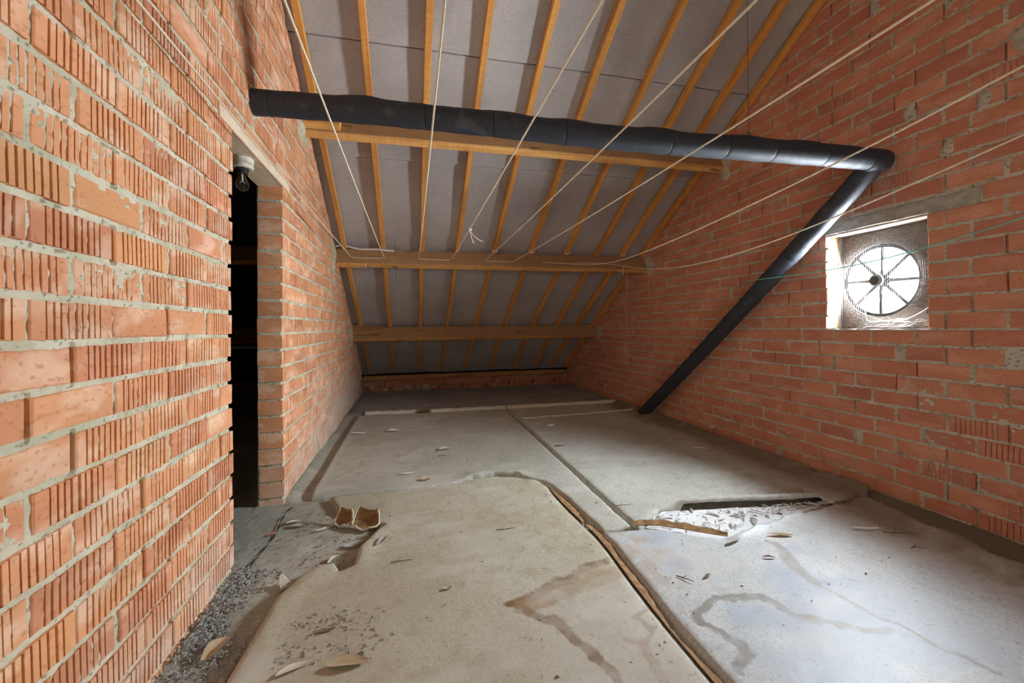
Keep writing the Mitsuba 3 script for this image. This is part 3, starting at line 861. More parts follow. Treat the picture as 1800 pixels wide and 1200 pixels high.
    # sheet E: front right
    E = [(0.915, 2.44), (0.928, 2.20), (0.948, 2.008), (1.10, 1.996), (1.21, 1.985), (1.33, 1.90), (1.50, 1.79), (1.55, 1.795), (1.66, 1.83), (1.86, 1.87), (2.06, 1.925), (2.25, 1.955), (2.42, 1.985), (2.56, 1.985), (2.62, 1.94), (2.60, 1.80), (2.55, 1.66), (2.535, 1.58), (2.575, 1.50), (2.56, 1.42), (2.50, 1.32), (2.52, 1.24), (2.57, 1.12), (2.60, 0.45), (0.898, 0.45), (0.903, 1.07), (0.908, 1.35), (0.925, 1.62), (0.946, 1.88)]

    def lift_e(x, y):
        e = 0.035 * np.exp(-(near_line(x, y, [(2.58, 1.93), (2.55, 1.72), (2.50, 1.60), (2.53, 1.48), (2.46, 1.32), (2.53, 1.1), (2.56, 0.6)]) / 0.05) ** 2)
        e += 0.034 * np.exp(-(near_line(x, y, [(1.58, 1.83), (1.80, 1.885), (2.04, 1.945)]) / 0.045) ** 2)
        return e
    k = add(number('insulation_sheet'), sheet_mesh(E, 0.032, 0.0, lift_e, 0.024, 0.012, 61, lambda x, y: (y > 1.7) * (x > 1.15) + (x > 2.45) * 0.5), 'paper_e', True,
            'bluish white insulation sheet with winding water stains in the front right of the floor', 'insulation sheet')
    add(f'{k}__curled_edge', ribbon([(1.13, 2.005), (1.24, 1.985), (1.36, 1.905), (1.45, 1.835), (1.515, 1.79)], lambda t: 0.016 + 0.022 * math.sin(math.pi * t) + 0.006 * math.sin(25 * t), lambda t, s: 0.040 + 0.014 * s, 50, seed=6, edge=0.10), 'kraft', True, 'brown curled paper edge')


# ------------------------------------------------------------------ roof: boards, rafters, purlins, plate
RAFTER_X = [-0.652, -0.262, 0.146, 0.530, 0.945, 1.375, 1.810, 2.195, 2.530, 2.795]
SEAMS = [2.19, 3.0, 3.807, 4.621, 5.449, 6.26, 7.066]


def build_roof():
    # the outer covering over the whole attic, both slopes
    X0, X1 = -3.3, 3.2
    t = 0.10
    zt = lambda y, dz: float(roof_z(y)) + dz
    ys = [YK - 0.1, RIDGE_Y, YB + 0.35]
    V, F = [], []
    hole = None
    front = hexa([(X0, RIDGE_Y, zt(RIDGE_Y, 0.045)), (X1, RIDGE_Y, zt(RIDGE_Y, 0.045)), (X1, ys[2], zt(ys[2], 0.045)), (X0, ys[2], zt(ys[2], 0.045)),
                  (X0, RIDGE_Y, zt(RIDGE_Y, 0.16)), (X1, RIDGE_Y, zt(RIDGE_Y, 0.16)), (X1, ys[2], zt(ys[2], 0.16)), (X0, ys[2], zt(ys[2], 0.16))])
    rear = hexa([(X0, ys[0], zt(ys[0], 0.0)), (X1, ys[0], zt(ys[0], 0.0)), (X1, RIDGE_Y, zt(RIDGE_Y, 0.0)), (X0, RIDGE_Y, zt(RIDGE_Y, 0.0)),
                 (X0, ys[0], zt(ys[0], 0.16)), (X1, ys[0], zt(ys[0], 0.16)), (X1, RIDGE_Y, zt(RIDGE_Y, 0.16)), (X0, RIDGE_Y, zt(RIDGE_Y, 0.16))])
    parts = [front, rear]
    add('ceiling', joined(parts), 'roof_dark', kind='structure', label='sloping roof lined with grey underlay boards between orange rafters')
    # the boards
    r = random.Random(5)
    rows = [0.36] + [1.38] + SEAMS + [YB + 0.30]
    cuts = {1: [0.53, 1.81], 2: [-0.262, 1.375], 3: [0.945, 2.195], 4: [0.53, 1.81], 5: [-0.146, 0.945, 2.195], 6: [-0.262, 1.375], 7: [0.945], 8: [0.53]}
    for i, (ya, yb) in enumerate(zip(rows[:-1], rows[1:])):
        xs = [XL - 0.02] + cuts.get(i, []) + [XR + 0.03]
        for xa, xb in zip(xs[:-1], xs[1:]):
            dz = r.uniform(0.004, 0.007)
            g = 0.0012
            n = 14
            V, F = [], []
            for k in range(n + 1):
                x = xa + g + (xb - xa - 2 * g) * k / n
                for y, e in ((ya + 0.010, 0.013), (yb - 0.010, -0.002)):
                    sag = 0.0035 * math.sin(9 * x + 3 * i) + 0.003 * math.sin(4 * x + i)
                    zb_ = CU - SL * y + dz + e + (sag if e < 0 else 0.0)
                    V += [(x, y + (sag if e < 0 else 0) * 0.8, zb_), (x, y, zb_ + 0.02)]
            for k in range(n):
                a = 4 * k
                F += [[a, a + 2, a + 6], [a, a + 6, a + 4], [a + 1, a + 5, a + 7], [a + 1, a + 7, a + 3], [a, a + 4, a + 5], [a, a + 5, a + 1], [a + 2, a + 3, a + 7], [a + 2, a + 7, a + 6]]
            F += [[0, 1, 3], [0, 3, 2], [4 * n, 4 * n + 2, 4 * n + 3], [4 * n, 4 * n + 3, 4 * n + 1]]
            add(number('ceiling__panel'), (np.array(V), np.array(F)), 'underlay')
    # rafters
    names = ['hard against the left brick wall', 'second from the left brick wall', 'third from the left brick wall', 'fourth from the left brick wall', 'fifth from the left brick wall',
             'sixth from the left brick wall', 'fourth from the right brick wall', 'third from the right brick wall', 'next but one to the right brick wall', 'hard against the red right brick wall']
    names[8] = 'second from the right brick wall'
    for i, x in enumerate(RAFTER_X):
        w = 0.046 + 0.004 * ((i * 7) % 3 - 1) * 0.7
        y0 = RIDGE_Y + 0.05
        p0 = np.array([x - w / 2, y0, C0 - SL * y0])
        L = (YB + 0.05 - y0) * _nl
        add(number('rafter'), beam(p0, TAN, (1, 0, 0), NRM, L, w, RD - 0.003, 0.003, 0.0016, 16, i), 'wood_rafter', label=f'sawn orange timber rafter under the grey boards, {names[i]}', category='rafter', group='rafters of the roof slope')


def purlin(ytop, d, w, label, seed, x0=-3.0, x1=XR + 0.01):
    """a beam under the rafters, square to the slope; ytop: where its front top edge touches them"""
    top = np.array([x0, ytop, C0 - SL * ytop]) - NRM * 0.001
    return add(number('purlin'), beam(top - NRM * d, (1, 0, 0), TAN, NRM, x1 - x0, w, d, 0.005, 0.0012, 24, seed), 'wood_purlin', label=label, category='beam', group='purlins under the rafters')


P1Y, P2Y, P3Y = 3.416, 4.728, 6.137


def on_purlin(x, ytop, down, out=0.0):
    """a point on the front face of a purlin, down from its top edge"""
    return np.array([x, ytop, C0 - SL * ytop]) - NRM * down - TAN * out


def build_timber():
    purlin(P1Y, 0.185, 0.070, 'brown timber purlin directly below the long black pipe', 1)
    purlin(P2Y, 0.188, 0.068, 'brown timber purlin in mid roof with clothesline hooks along its face', 2)
    purlin(P3Y, 0.185, 0.075, 'brown timber purlin lowest on the roof, near the low far wall', 3)

    def block(name, x0, x1, ytop, d0, d1, th, label, cat, mat='wood_block'):
        p = np.array([x0, ytop, C0 - SL * ytop]) - NRM * d1 - TAN * (th + 0.001)
        add(number(name), beam(p, (1, 0, 0), TAN, NRM, x1 - x0, th, d1 - d0, 0.003, 0.0008, 4, len(name)), mat, label=label, category=cat)
    block('timber_block', XL + 0.035, -0.475, P1Y, 0.085, 0.176, 0.060, 'short orange timber block nailed to the purlin below the pipe, by the left wall', 'timber block')
    block('timber_block', XL + 0.010, -0.395, P3Y, -0.014, 0.135, 0.032, 'flat board end nailed on the lowest purlin beside the left wall', 'timber block', 'wood_plate')
    p = on_purlin(XL + 0.02, P2Y, 0.211) - TAN * 0.006
    add('timber_batten', beam(p, (1, 0, 0), TAN, NRM, 0.31, 0.050, 0.020, 0.002, 0.0006, 4, 9), 'wood_block', label='thin batten with a white sawn end under the middle purlin at the left wall', category='batten')
    add('timber_batten__painted_end', beam(p + np.array([0.310, 0, 0]) - 0.0008 * NRM - 0.0008 * TAN, (1, 0, 0), TAN, NRM, 0.006, 0.0516, 0.0216, 0.001), 'flake_white', label='white sawn end')
    # white plastic strip lying along the top of the middle purlin
    pts = [on_purlin(x, P2Y, d, 0.012) for x, d in ((-0.735, -0.018), (-0.60, -0.014), (-0.48, 0.012), (-0.38, 0.008), (-0.28, 0.012), (-0.15, 0.022))]
    pth = smooth_path(pts, 40)
    add('plastic_strip', tube(pth, 0.013, 8, mod=lambda i, a: 0.55 + 0.45 * np.abs(np.cos(a - 0.5)) + 0.12 * np.sin(i * 0.9 + 2 * a)), 'foil_white', True, 'crumpled white plastic strip lying on top of the middle purlin by the left wall', 'plastic strip')
    # wall plate on the knee wall
    add('wall_plate', beam((XL + 0.03, YB - 0.015, 0.222), (1, 0, 0), (0, 1, 0), (0, 0, 1), 3.18, 0.11, 0.072, 0.006, 0.003, 18, 4), 'wood_plate', label='thin weathered timber wall plate lying on the low hollow-block wall at the far end', category='beam')
    add('wall_plate__end_piece', beam((XL + 0.03 + 3.19, YB - 0.010, 0.235), (1, 0, 0), (0, 1, 0), (0, 0, 1), 0.30, 0.10, 0.055, 0.006, 0.002, 4, 6), 'wood_plate')


def build_knee_wall():
    add('wall_far', bbox(-3.3, XR + 0.02, YB + 0.142, YB + 0.24, 0, 0.26), 'concrete', kind='structure', label='low far wall of hollow red clay blocks under the eaves')
    holes = [-0.69, -0.31, 0.06, 0.47, 0.87, 1.28, 1.70, 2.14, 2.55]
    joints = [XL + 0.03, -0.41, 0.0, 0.57, 0.98, 1.40, 1.82, 2.24, 2.66, XR - 0.005]
    for a, b in zip(joints[:-1], joints[1:]):
        poly = sbox(a + 0.004, 0.004, b - 0.004, 0.215)
        for h in holes:
            if a + 0.05 < h < b - 0.05 or (a < h < b):
                hx = min(max(h, a + 0.045), b - 0.045)
                zc = 0.095
                poly = poly.difference(Polygon([(hx - 0.032, zc - 0.030), (hx + 0.030, zc - 0.032), (hx + 0.033, zc + 0.022), (hx + 0.010, zc + 0.034), (hx - 0.030, zc + 0.030)]))
        add(number('wall_far__block'), prism(poly, lambda u, v, t: (u, t, v), YB + rng.uniform(-0.004, 0.004), YB + 0.14), 'clay_block')
    skin = grid_skin(XL + 0.01, XR, 0.0, 0.222, 0.02, lambda A, B: A > -9, lambda A, B: np.stack([A, YB + 0.006 - 0.012 * meshkit.fbm(np.stack([A * 9, B * 14, A * 0], 1), 3, 9), B], 1))
    sm = grid_skin(XL + 0.01, 0.55, 0.0, 0.12, 0.012, lambda A, B: (meshkit.fbm(np.stack([A * 8, B * 12, A * 0], -1), 3, 4) > 0.5) & (np.min([np.abs(A - h) for h in holes], 0) > 0.05), lambda A, B: np.stack([A, YB - 0.008 - 0.006 * meshkit.fbm(np.stack([A * 19, B * 24, A * 0], 1), 3, 9), B], 1))
    add('wall_far__mortar_smears', sm, 'concrete', True, 'grey mortar smears on the blocks')


# ------------------------------------------------------------------ the window
def build_window():
    px = OUT1 + 0.012
    scene['window_1__pane'] = {'type': 'disk', 'to_world': T().translate([px, HOLE_Y, HOLE_Z]).rotate([0, 1, 0], -90).scale(HOLE_R + 0.012),
                               'bsdf': {'type': 'ref', 'id': 'foil_white'},
                               'emitter': {'type': 'area', 'radiance': {'type': 'rgb', 'value': list(WINDOW_RADIANCE)}}}  # emitting disc put in the hole in place of the sky
    labels['window_1__pane'] = {'label': 'glowing disc standing in for the daylight outside'}
    fx = CAV + 0.022
    ring = lathe([(HOLE_R - 0.020, -0.010), (HOLE_R + 0.001, -0.010), (HOLE_R + 0.001, 0.012), (HOLE_R - 0.020, 0.012), (HOLE_R - 0.020, -0.010)], (fx, HOLE_Y, HOLE_Z), (1, 0, 0), 48)
    add('window_1', ring, 'iron', 40, 'small round wheel window with eight iron spokes, glowing white with daylight', kind='structure')
    for k in range(8):
        a = math.radians(2 + 45 * k)
        dy, dz = math.cos(a), math.sin(a)
        P = lambda r: np.array([fx, HOLE_Y + r * dy, HOLE_Z + r * dz])
        add(number('window_1__spoke'), tube([P(0.02), P(0.08), P(0.15), P(HOLE_R - 0.015)], [0.013, 0.012, 0.011, 0.010], 6), 'iron', True)
    add('window_1__hub', lathe([(0.0, -0.070), (0.030, -0.068), (0.040, -0.055), (0.038, -0.035), (0.024, -0.02), (0.024, 0.0), (0.042, 0.004), (0.042, 0.012), (0.0, 0.014)], (fx, HOLE_Y, HOLE_Z), (1, 0, 0), 20), 'iron', 40, 'round iron hub knob')
    # netting that hangs in the opening, torn at its lower edge
    V, F = [], []
    n0 = 0
    parts = []
    nx = CAV - 0.016

    def sheet(y, z):
        bow = 0.010 * math.sin((y - WY0) * 7) * math.sin((z - WZ0) * 6)
        return (nx + bow, y, z)

    def torn(y, z):
        e = 0.20 - 0.55 * abs(y - 2.08)
        return z < WZ0 + e and y < 2.21 and y > 1.80 and z > WZ0 + 0.02 and z > WZ0 + 0.05 - 0.2 * (2.2 - y)
    st = 0.0115
    ys, zs = np.arange(WY0 + 0.004, WY1 - 0.002, st), np.arange(WZ0 + 0.004, WZ1 - 0.002, st)

    def strand(pts):
        run = []
        for q in list(pts) + [None]:
            if q is None or torn(*q):
                if len(run) > 2:
                    parts.append(tube([sheet(*k) for k in run], 0.0009, 3, cap=False))
                run = []
            else:
                run.append(q)
    for y in ys:
        strand([(y + 0.0015 * math.sin(z * 40 + y * 30), z) for z in np.arange(WZ0 + 0.002, WZ1, 0.045)])
    for z in zs:
        strand([(y, z + 0.0015 * math.sin(y * 35 + z * 30)) for y in np.arange(WY0 + 0.002, WY1, 0.045)])
    add('window_net', joined(parts), 'zinc_net', label='fine grey wire netting hung across the round window opening, torn near the sill', category='netting')
    rr = np.random.default_rng(3)
    parts = []
    for k in range(26):
        y = rr.uniform(WY0 + 0.02, 2.14)
        a = np.array([XR + rr.uniform(0.02, 0.10), y, WZ0 + 0.006 + rr.uniform(0, 0.05)])
        b = a + np.array([rr.uniform(-0.02, 0.02), rr.uniform(-0.14, 0.14), rr.uniform(-0.02, 0.03)])
        b[2] = max(b[2], WZ0 + 0.004); b[1] = min(max(b[1], WY0 + 0.01), WY1 - 0.01); b[0] = min(max(b[0], XR + 0.01), XR + 0.12)
        m = (a + b) / 2 + np.array([0, 0, -0.004 + rr.uniform(0, 0.012)])
        m[2] = max(m[2], WZ0 + 0.004)
        parts.append(tube(smooth_path([a, m, b], 7), 0.0011, 3, cap=False))
    edge = smooth_path([(nx, 2.215, WZ0 + 0.22), (nx - 0.005, 2.20, WZ0 + 0.12), (nx - 0.01, 2.185, WZ0 + 0.055), (nx - 0.02, 2.10, WZ0 + 0.05), (nx - 0.03, 1.95, WZ0 + 0.06), (nx - 0.02, 1.86, WZ0 + 0.11), (nx, 1.79, WZ0 + 0.17)], 40)
    parts.append(tube(edge, 0.0022, 4))
    add('cobweb', joined(parts), 'web_white', True, 'tattered white cobweb and torn net fibres along the sill of the round window', 'cobweb', kind='stuff')
    lipm = tube(smooth_path([(XR - 0.004, y, WZ0 + 0.001 + 0.002 * math.sin(y * 50)) for y in np.linspace(WY0 - 0.005, WY1 + 0.005, 16)], 60), 0.004, 6, mod=lambda i, a: 0.8 + 0.4 * np.sin(i * 1.7) * np.sin(i * 0.53))
    add('window_sill', joined([lipm, bbox(XR - 0.001, CAV, WY0 - 0.003, WY1 + 0.003, WZ0 - 0.012, WZ0 - 0.001)]), 'flake_white', True, 'thin white dusty sill edge of the round window opening', kind='structure')


REAR = (-0.35, 0.75, 0.85, 1.85)          # x0, x1, z0, z1 of the added fill window


def build_rest_of_room():
    x0, x1, z0, z1 = REAR
    add('wall_back', prism(sbox(-3.3, 0, XR + 0.12, 3.2).difference(sbox(x0, z0, x1, z1)), lambda a, b, t: (a, t, b), YK - 0.14, YK), 'plaster_wall', kind='structure', label='rear brick wall of the attic')
    V = np.array([(x0, YK - 0.08, z0), (x1, YK - 0.08, z0), (x1, YK - 0.08, z1), (x0, YK - 0.08, z1)])
    scene['window_2__pane'] = mikit.ply((V, np.array([[0, 2, 1], [0, 3, 2]])), 'foil_white', emitter={'type': 'area', 'radiance': {'type': 'rgb', 'value': list(FILL_WINDOW_RADIANCE)}})  # glowing pane added behind the camera to fill the room with light
    fr = [bbox(a, b, YK - 0.075, YK - 0.02, c, d) for a, b, c, d in ((x0, x0 + 0.05, z0, z1), (x1 - 0.05, x1, z0, z1), (x0, x1, z0, z0 + 0.05), (x0, x1, z1 - 0.05, z1), ((x0 + x1) / 2 - 0.02, (x0 + x1) / 2 + 0.02, z0, z1))]
    add('window_2', joined(fr), 'wood_block', kind='structure', label='two-light timber window added in the unseen rear wall for fill light')
    poly = Polygon([(YK, 0), (YB + 0.1, 0), (YB + 0.1, roof_z(YB + .1)), (RIDGE_Y, roof_z(RIDGE_Y)), (YK, roof_z(YK))])
    add('wall_neighbour', prism(poly, lambda a, b, t: (t, a, b), -3.3, -3.2), 'plaster_wall', kind='structure', label='far side wall of the dark room behind the doorway')
    add('trim_1', beam((-3.1, 6.05, 0.84), (1, 0, 0), (0, 1, 0), (0, 0, 1), 2.17, 0.05, 0.035, 0.012), 'foil_white', kind='structure', label='pale pipe along the beam in the dark room behind the doorway')


# ------------------------------------------------------------------ the insulated pipe
def build_pipe():
    A0 = np.array([XL + 0.012, 2.372, 2.225]); A1 = np.array([2.690, 1.932, 2.036])
    B1 = np.array([2.715, 4.62, 0.010])
    d1 = (A1 - A0) / np.linalg.norm(A1 - A0); d2 = (B1 - A1) / np.linalg.norm(B1 - A1)
    R = 0.062
    bumps = [(0.55, 0.25), (1.25, 0.2), (1.62, 0.16), (2.1, 0.25), (2.62, 0.22), (3.0, 0.15)]
    Lh = np.linalg.norm(A1 - A0) + 0.030
    seams = [0.0, 0.10, 0.86, 1.21, 1.60, 2.19, 2.52, 2.80, 3.12, Lh - 0.09]
    tag('insulated_pipe', 'black foam-insulated pipe crossing under the roof, then running diagonally down the right wall', 'pipe')

    def sleeve(key, s0, s1, origin, d, sway, bump=True):
        n = max(6, int((s1 - s0) / 0.025))
        s = np.concatenate([[s0 + 0.0008, s0 + 0.004], np.linspace(s0 + 0.02, s1 - 0.02, n - 4), [s1 - 0.004, s1 - 0.0008]])
        p = origin + d * s[:, None]
        p[:, 2] += sway(s)

        def mod(i, a):
            ss = s[i]
            up = np.clip(np.sin(a), 0, 1) ** 2
            m = 1 + 0.0 * a
            if bump:
                for c, h in bumps:
                    m = m + 0.9 * h * up * np.exp(-((ss - c) / 0.10) ** 2)
            m = m + 0.018 * np.sin(ss * 23 + 2 * a) + 0.010 * np.sin(ss * 51 + a * 3)
            end = np.minimum(i, n - 1 - i)
            return m * np.where(end == 0, 0.97, 1.0)
        add(key, tube(p, R, 28, mod=mod), 'pipe_foam', 50)
    for a, b in zip(seams[:-1], seams[1:]):
        sleeve(number('insulated_pipe__sleeve'), a, b, A0, d1, lambda s: 0.008 * np.sin(s * 2.4) - 0.004)
    # mitred elbow
    corner = A1 + d1 * 0.0
    q = [corner - d1 * 0.10 + d1 * 0.038, corner + d1 * 0.0, corner + d1 * 0.028 + d2 * 0.0]
    el = [corner - d1 * 0.062, corner - d1 * 0.03, corner, corner + d1 * 0.03, corner + d1 * 0.052]
    add('insulated_pipe__elbow', tube(el, [R * 1.03, R * 1.06, R * 1.06, R * 1.04, R * 0.95], 28), 'pipe_foam', 50, 'blunt foam-wrapped elbow')
    Ld = np.linalg.norm(B1 - A1)
    for a, b in ((0.02, 0.75), (0.75, 1.7), (1.7, 2.5), (2.5, Ld)):
        sleeve(number('insulated_pipe__sleeve'), a, b, A1, d2, lambda s: -0.02 * np.sin(s * np.pi / Ld), False)
    # mortar collar where it leaves the left wall
    add('insulated_pipe__mortar_collar', lathe([(R + 0.040, -0.004), (R + 0.030, 0.006), (R + 0.006, 0.016), (R - 0.004, 0.012)], A0 + np.array([-0.006, 0, 0]), d1, 26), 'mortar_left', True, 'grey mortar collar at the wall')
    # hanger
    s = 2.665
    c = A0 + d1 * s
    top = float(C0 - SL * c[1]) + 0.04
    add('hanger_wire', tube([c + (0, 0, R + 0.004), c + (0, 0, 0.4), (c[0] - 0.004, c[1], top)], 0.0016, 5), 'wire_dark', True, 'thin dark wire holding the black pipe up to the roof', 'wire')
    add('hanger_wire__hook', tube(smooth_path([c + (0.010, 0, R + 0.004), c + (0.012, 0, R + 0.020), c + (0, 0, R + 0.030), c + (-0.012, 0, R + 0.016), c + (-0.006, 0, R + 0.004)], 16), 0.0035, 6), 'wire_dark', True, 'small hook at the pipe')


# ------------------------------------------------------------------ cords
def sag(a, b, drop, n=30):
    t = np.linspace(0, 1, n)[:, None]
    p = np.asarray(a, float) * (1 - t) + np.asarray(b, float) * t
    p[:, 2] -= (4 * t * (1 - t) * drop)[:, 0]
    return p


def extend(a, b, y):
    a, b = np.asarray(a, float), np.asarray(b, float)
    return a + (b - a) * (y - a[1]) / (b[1] - a[1])


def knot(key, c, r, mat):
    add(key, tube(smooth_path([np.asarray(c) + r * np.array(k) for k in ((-1.2, 0, 0.6), (0.8, 0.7, 1.0), (1.2, -0.6, -0.4), (-0.9, -0.8, -0.9), (-0.6, 0.9, 0.5), (1.0, 0.2, 0.9))], 24), r * 0.75, 6), mat, True, 'small knot')


def build_cords():
    g = 'clotheslines strung from the middle purlin'
    rc = 0.0037
    hook = lambda x, d=0.118: on_purlin(x, P2Y, d, 0.006)
    spec = [  # x on the purlin, a point passed nearer the camera, label
        (-0.575, (-0.700, 1.343, 1.970), 'cream clothesline running along the left brick wall above the doorway'),
        (-0.247, (-0.285, 1.130, 1.880), 'cream clothesline crossing the left end of the black pipe, next to the first rafter'),
        (0.105, (0.094, 1.050, 1.884), 'nearly upright cream clothesline in front of the third rafter'),
        (0.451, (0.467, 0.960, 1.880), 'cream clothesline with a loose knot hanging in front of the black pipe'),
        (0.820, (0.839, 0.876, 1.880), 'cream clothesline between the knotted one and the one that leads over the right wall'),
        (1.149, (1.270, 0.780, 1.880), 'straight cream clothesline that reaches the top edge above the elbow of the black pipe')]
    for i, (x, q, lab) in enumerate(spec):
        h = hook(x)
        key = add(number('clothesline'), tube(np.vstack([sag(h, q, 0.008 + 0.004 * (i % 3), 26), [extend(h, q, -1.2 if i else 0.6)]]), rc, 7), 'cord_white', True, lab, 'clothesline', g)
        if i == 3:
            t = (h[1] - 3.28 + 0.0) / (h[1] - q[1])
            c = h + (np.asarray(q) - h) * 0.385
            c[2] -= 0.010
            knot(f'{key}__knot', c, 0.008, 'cord_white')
            for dx in (0.012, 0.045):
                add(number(f'{key}__loose_end'), tube(smooth_path([c, c + (dx * 0.6, -0.01, -0.05), c + (dx * 2.2, -0.01, -0.115 + dx * 0.5)], 12), 0.0030, 6), 'cord_white', True)
    a, e = hook(1.83), (1.756, 0.86, 1.83)
    t = np.linspace(0, 1, 30)
    p6 = smooth_path([hook(1.475, 0.120), on_purlin(1.66, P2Y, 0.145, 0.03), (1.82, 4.04, 1.709), (1.806, 2.80, 1.669), (1.77, 1.60, 1.745), (1.756, 0.86, 1.83)], 60)
    add(number('clothesline'), tube(np.vstack([p6, [extend(p6[-2], p6[-1], -1.2)]]), rc, 7), 'cord_white', True, 'slack cream clothesline curving up across the red brick wall above the elbow', 'clothesline', g)
    p7 = smooth_path([hook(1.86, 0.118), on_purlin(2.10, P2Y, 0.122, 0.02), (2.19, 3.585, 1.612), (2.20, 2.463, 1.572), (2.20, 1.696, 1.66), (2.21, 1.084, 1.77)], 60)
    add(number('clothesline'), tube(np.vstack([p7, [extend(p7[-2], p7[-1], -1.0)]]), rc, 7), 'cord_white', True, 'lowest cream clothesline passing just above the round window', 'clothesline', g)
    for k, (xa, xb, w) in enumerate(((-0.575, -0.247, 'leftmost'), (0.105, 0.451, 'second'), (0.820, 1.149, 'third'))):
        add(number('tie_cord'), tube(sag(hook(xa) + (0, -0.003, 0), hook(xb) + (0, -0.003, 0), 0.004, 12), 0.0036, 6), 'cord_white', True,
            f'short cord tied between two hooks on the middle purlin {["by the left wall", "by the third rafter", "by the sixth rafter"][k]}', 'cord', 'short cords on the middle purlin')
    for x, ordn in zip((-0.575, -0.247, 0.105, 0.451, 0.820, 1.149, 1.475, 1.86), ('first', 'second', 'third', 'fourth', 'fifth', 'sixth', 'seventh', 'eighth')):
        c = hook(x)
        add(number('screw_hook'), tube(smooth_path([c + (0, 0.012, 0.0), c + (0, -0.004, 0.002), c + (0, -0.014, -0.004), c + (0, -0.010, -0.014), c + (0, -0.001, -0.010)], 14), 0.0028, 6), 'wire_dark', True,
            f'small dark screw hook in the middle purlin, {ordn} from the left wall, holding a cord', 'hook', 'hooks on the middle purlin')
    # white cord wound around the feet of three rafters above the middle purlin
    for i, nm in ((4, 'fifth'), (5, 'sixth'), (6, 'seventh'), (8, 'ninth')):
        x = RAFTER_X[i]
        c = np.array([x, P2Y, C0 - SL * P2Y]) - TAN * 0.035
        w = 0.028
        loop = [c + np.array([-w, 0, 0]) + NRM * 0.04, c + np.array([-w, 0, 0]) - NRM * 0.004, c + np.array([w, 0, 0]) - NRM * 0.004, c + np.array([w, 0, 0]) + NRM * 0.04]
        add(number('cord_binding'), tube(loop, 0.0075, 6), 'cord_white', label=f'white cord wound around the {nm} rafter from the left just above the middle purlin', category='cord', group='cord bindings on rafters')
    # green line along the right wall
    green = smooth_path([(XR - 0.010, 3.10, 1.432), (2.62, 2.86, 1.424), (2.60, 2.20, 1.421), (2.58, 1.72, 1.452), (2.56, 1.30, 1.517), (2.54, 0.7, 1.66)], 50)
    add('green_line', tube(green, 0.0031, 6), 'cord_green', True, 'thin turquoise green line strung across the round window and the diagonal pipe', 'line')
    # twine hanging from the purlin's right end
    tw = smooth_path([(2.515, 4.585, 1.815), (2.506, 4.58, 1.60), (2.500, 4.58, 1.2), (2.496, 4.58, 0.85), (2.500, 4.58, 0.62)], 40)
    add('hanging_twine', tube(tw, 0.0040, 6), 'cord_tan', True, 'tan twine hanging from the right end of the middle purlin', 'twine')
    add('hanging_twine__loop', tube(smooth_path([(2.498, 4.58, 0.90), (2.475, 4.575, 0.86), (2.455, 4.575, 0.78), (2.463, 4.575, 0.74), (2.487, 4.575, 0.80), (2.498, 4.58, 0.87)], 24), 0.0032, 6), 'cord_tan', True, 'dangling loop')
    add('hanging_twine__loop_001', tube(smooth_path([(2.515, 4.583, 1.81), (2.475, 4.575, 1.79), (2.462, 4.575, 1.70), (2.478, 4.575, 1.655), (2.52, 4.575, 1.63), (2.54, 4.575, 1.60)], 24), 0.0026, 6), 'cord_white', True, 'pale curled end')


# ------------------------------------------------------------------ the bare bulb in the doorway
def build_bulb():
    c = np.array([XL - 0.062, 2.455, DOOR_Z])
    tag('ceiling_bulb', 'bare clear light bulb in a white ceramic holder under the doorway lintel', 'lamp')
    add('ceiling_bulb__base', lathe([(0.0, 0.0), (0.052, 0.0), (0.054, -0.006), (0.052, -0.046), (0.046, -0.052), (0.0, -0.052)], c, (0, 0, 1), 32), 'ceramic', 40, 'cream ceramic base')
    add('ceiling_bulb__socket', lathe([(0.0, -0.050), (0.030, -0.050), (0.032, -0.060), (0.026, -0.068), (0.027, -0.080), (0.0, -0.082)], c, (0, 0, 1), 24), 'bakelite', 40, 'black socket ring')
    add('ceiling_bulb__bulb', lathe([(0.013, -0.078), (0.014, -0.092), (0.022, -0.108), (0.030, -0.124), (0.031, -0.138), (0.026, -0.154), (0.014, -0.165), (0.0005, -0.168)], c, (0, 0, 1), 28), 'bulb_glass', True, 'clear glass bulb')
    add('ceiling_bulb__filament_stem', joined([tube([c + (0, 0, -0.080), c + (0, 0, -0.115)], 0.004, 6), tube(smooth_path([c + (-0.012, 0, -0.128), c + (0, 0.004, -0.116), c + (0.012, 0, -0.128)], 10), 0.0008, 4), tube([c + (0, 0, -0.115), c + (-0.012, 0, -0.128)], 0.0008, 4), tube([c + (0, 0, -0.115), c + (0.012, 0, -0.128)], 0.0008, 4)]), 'ceramic', True)


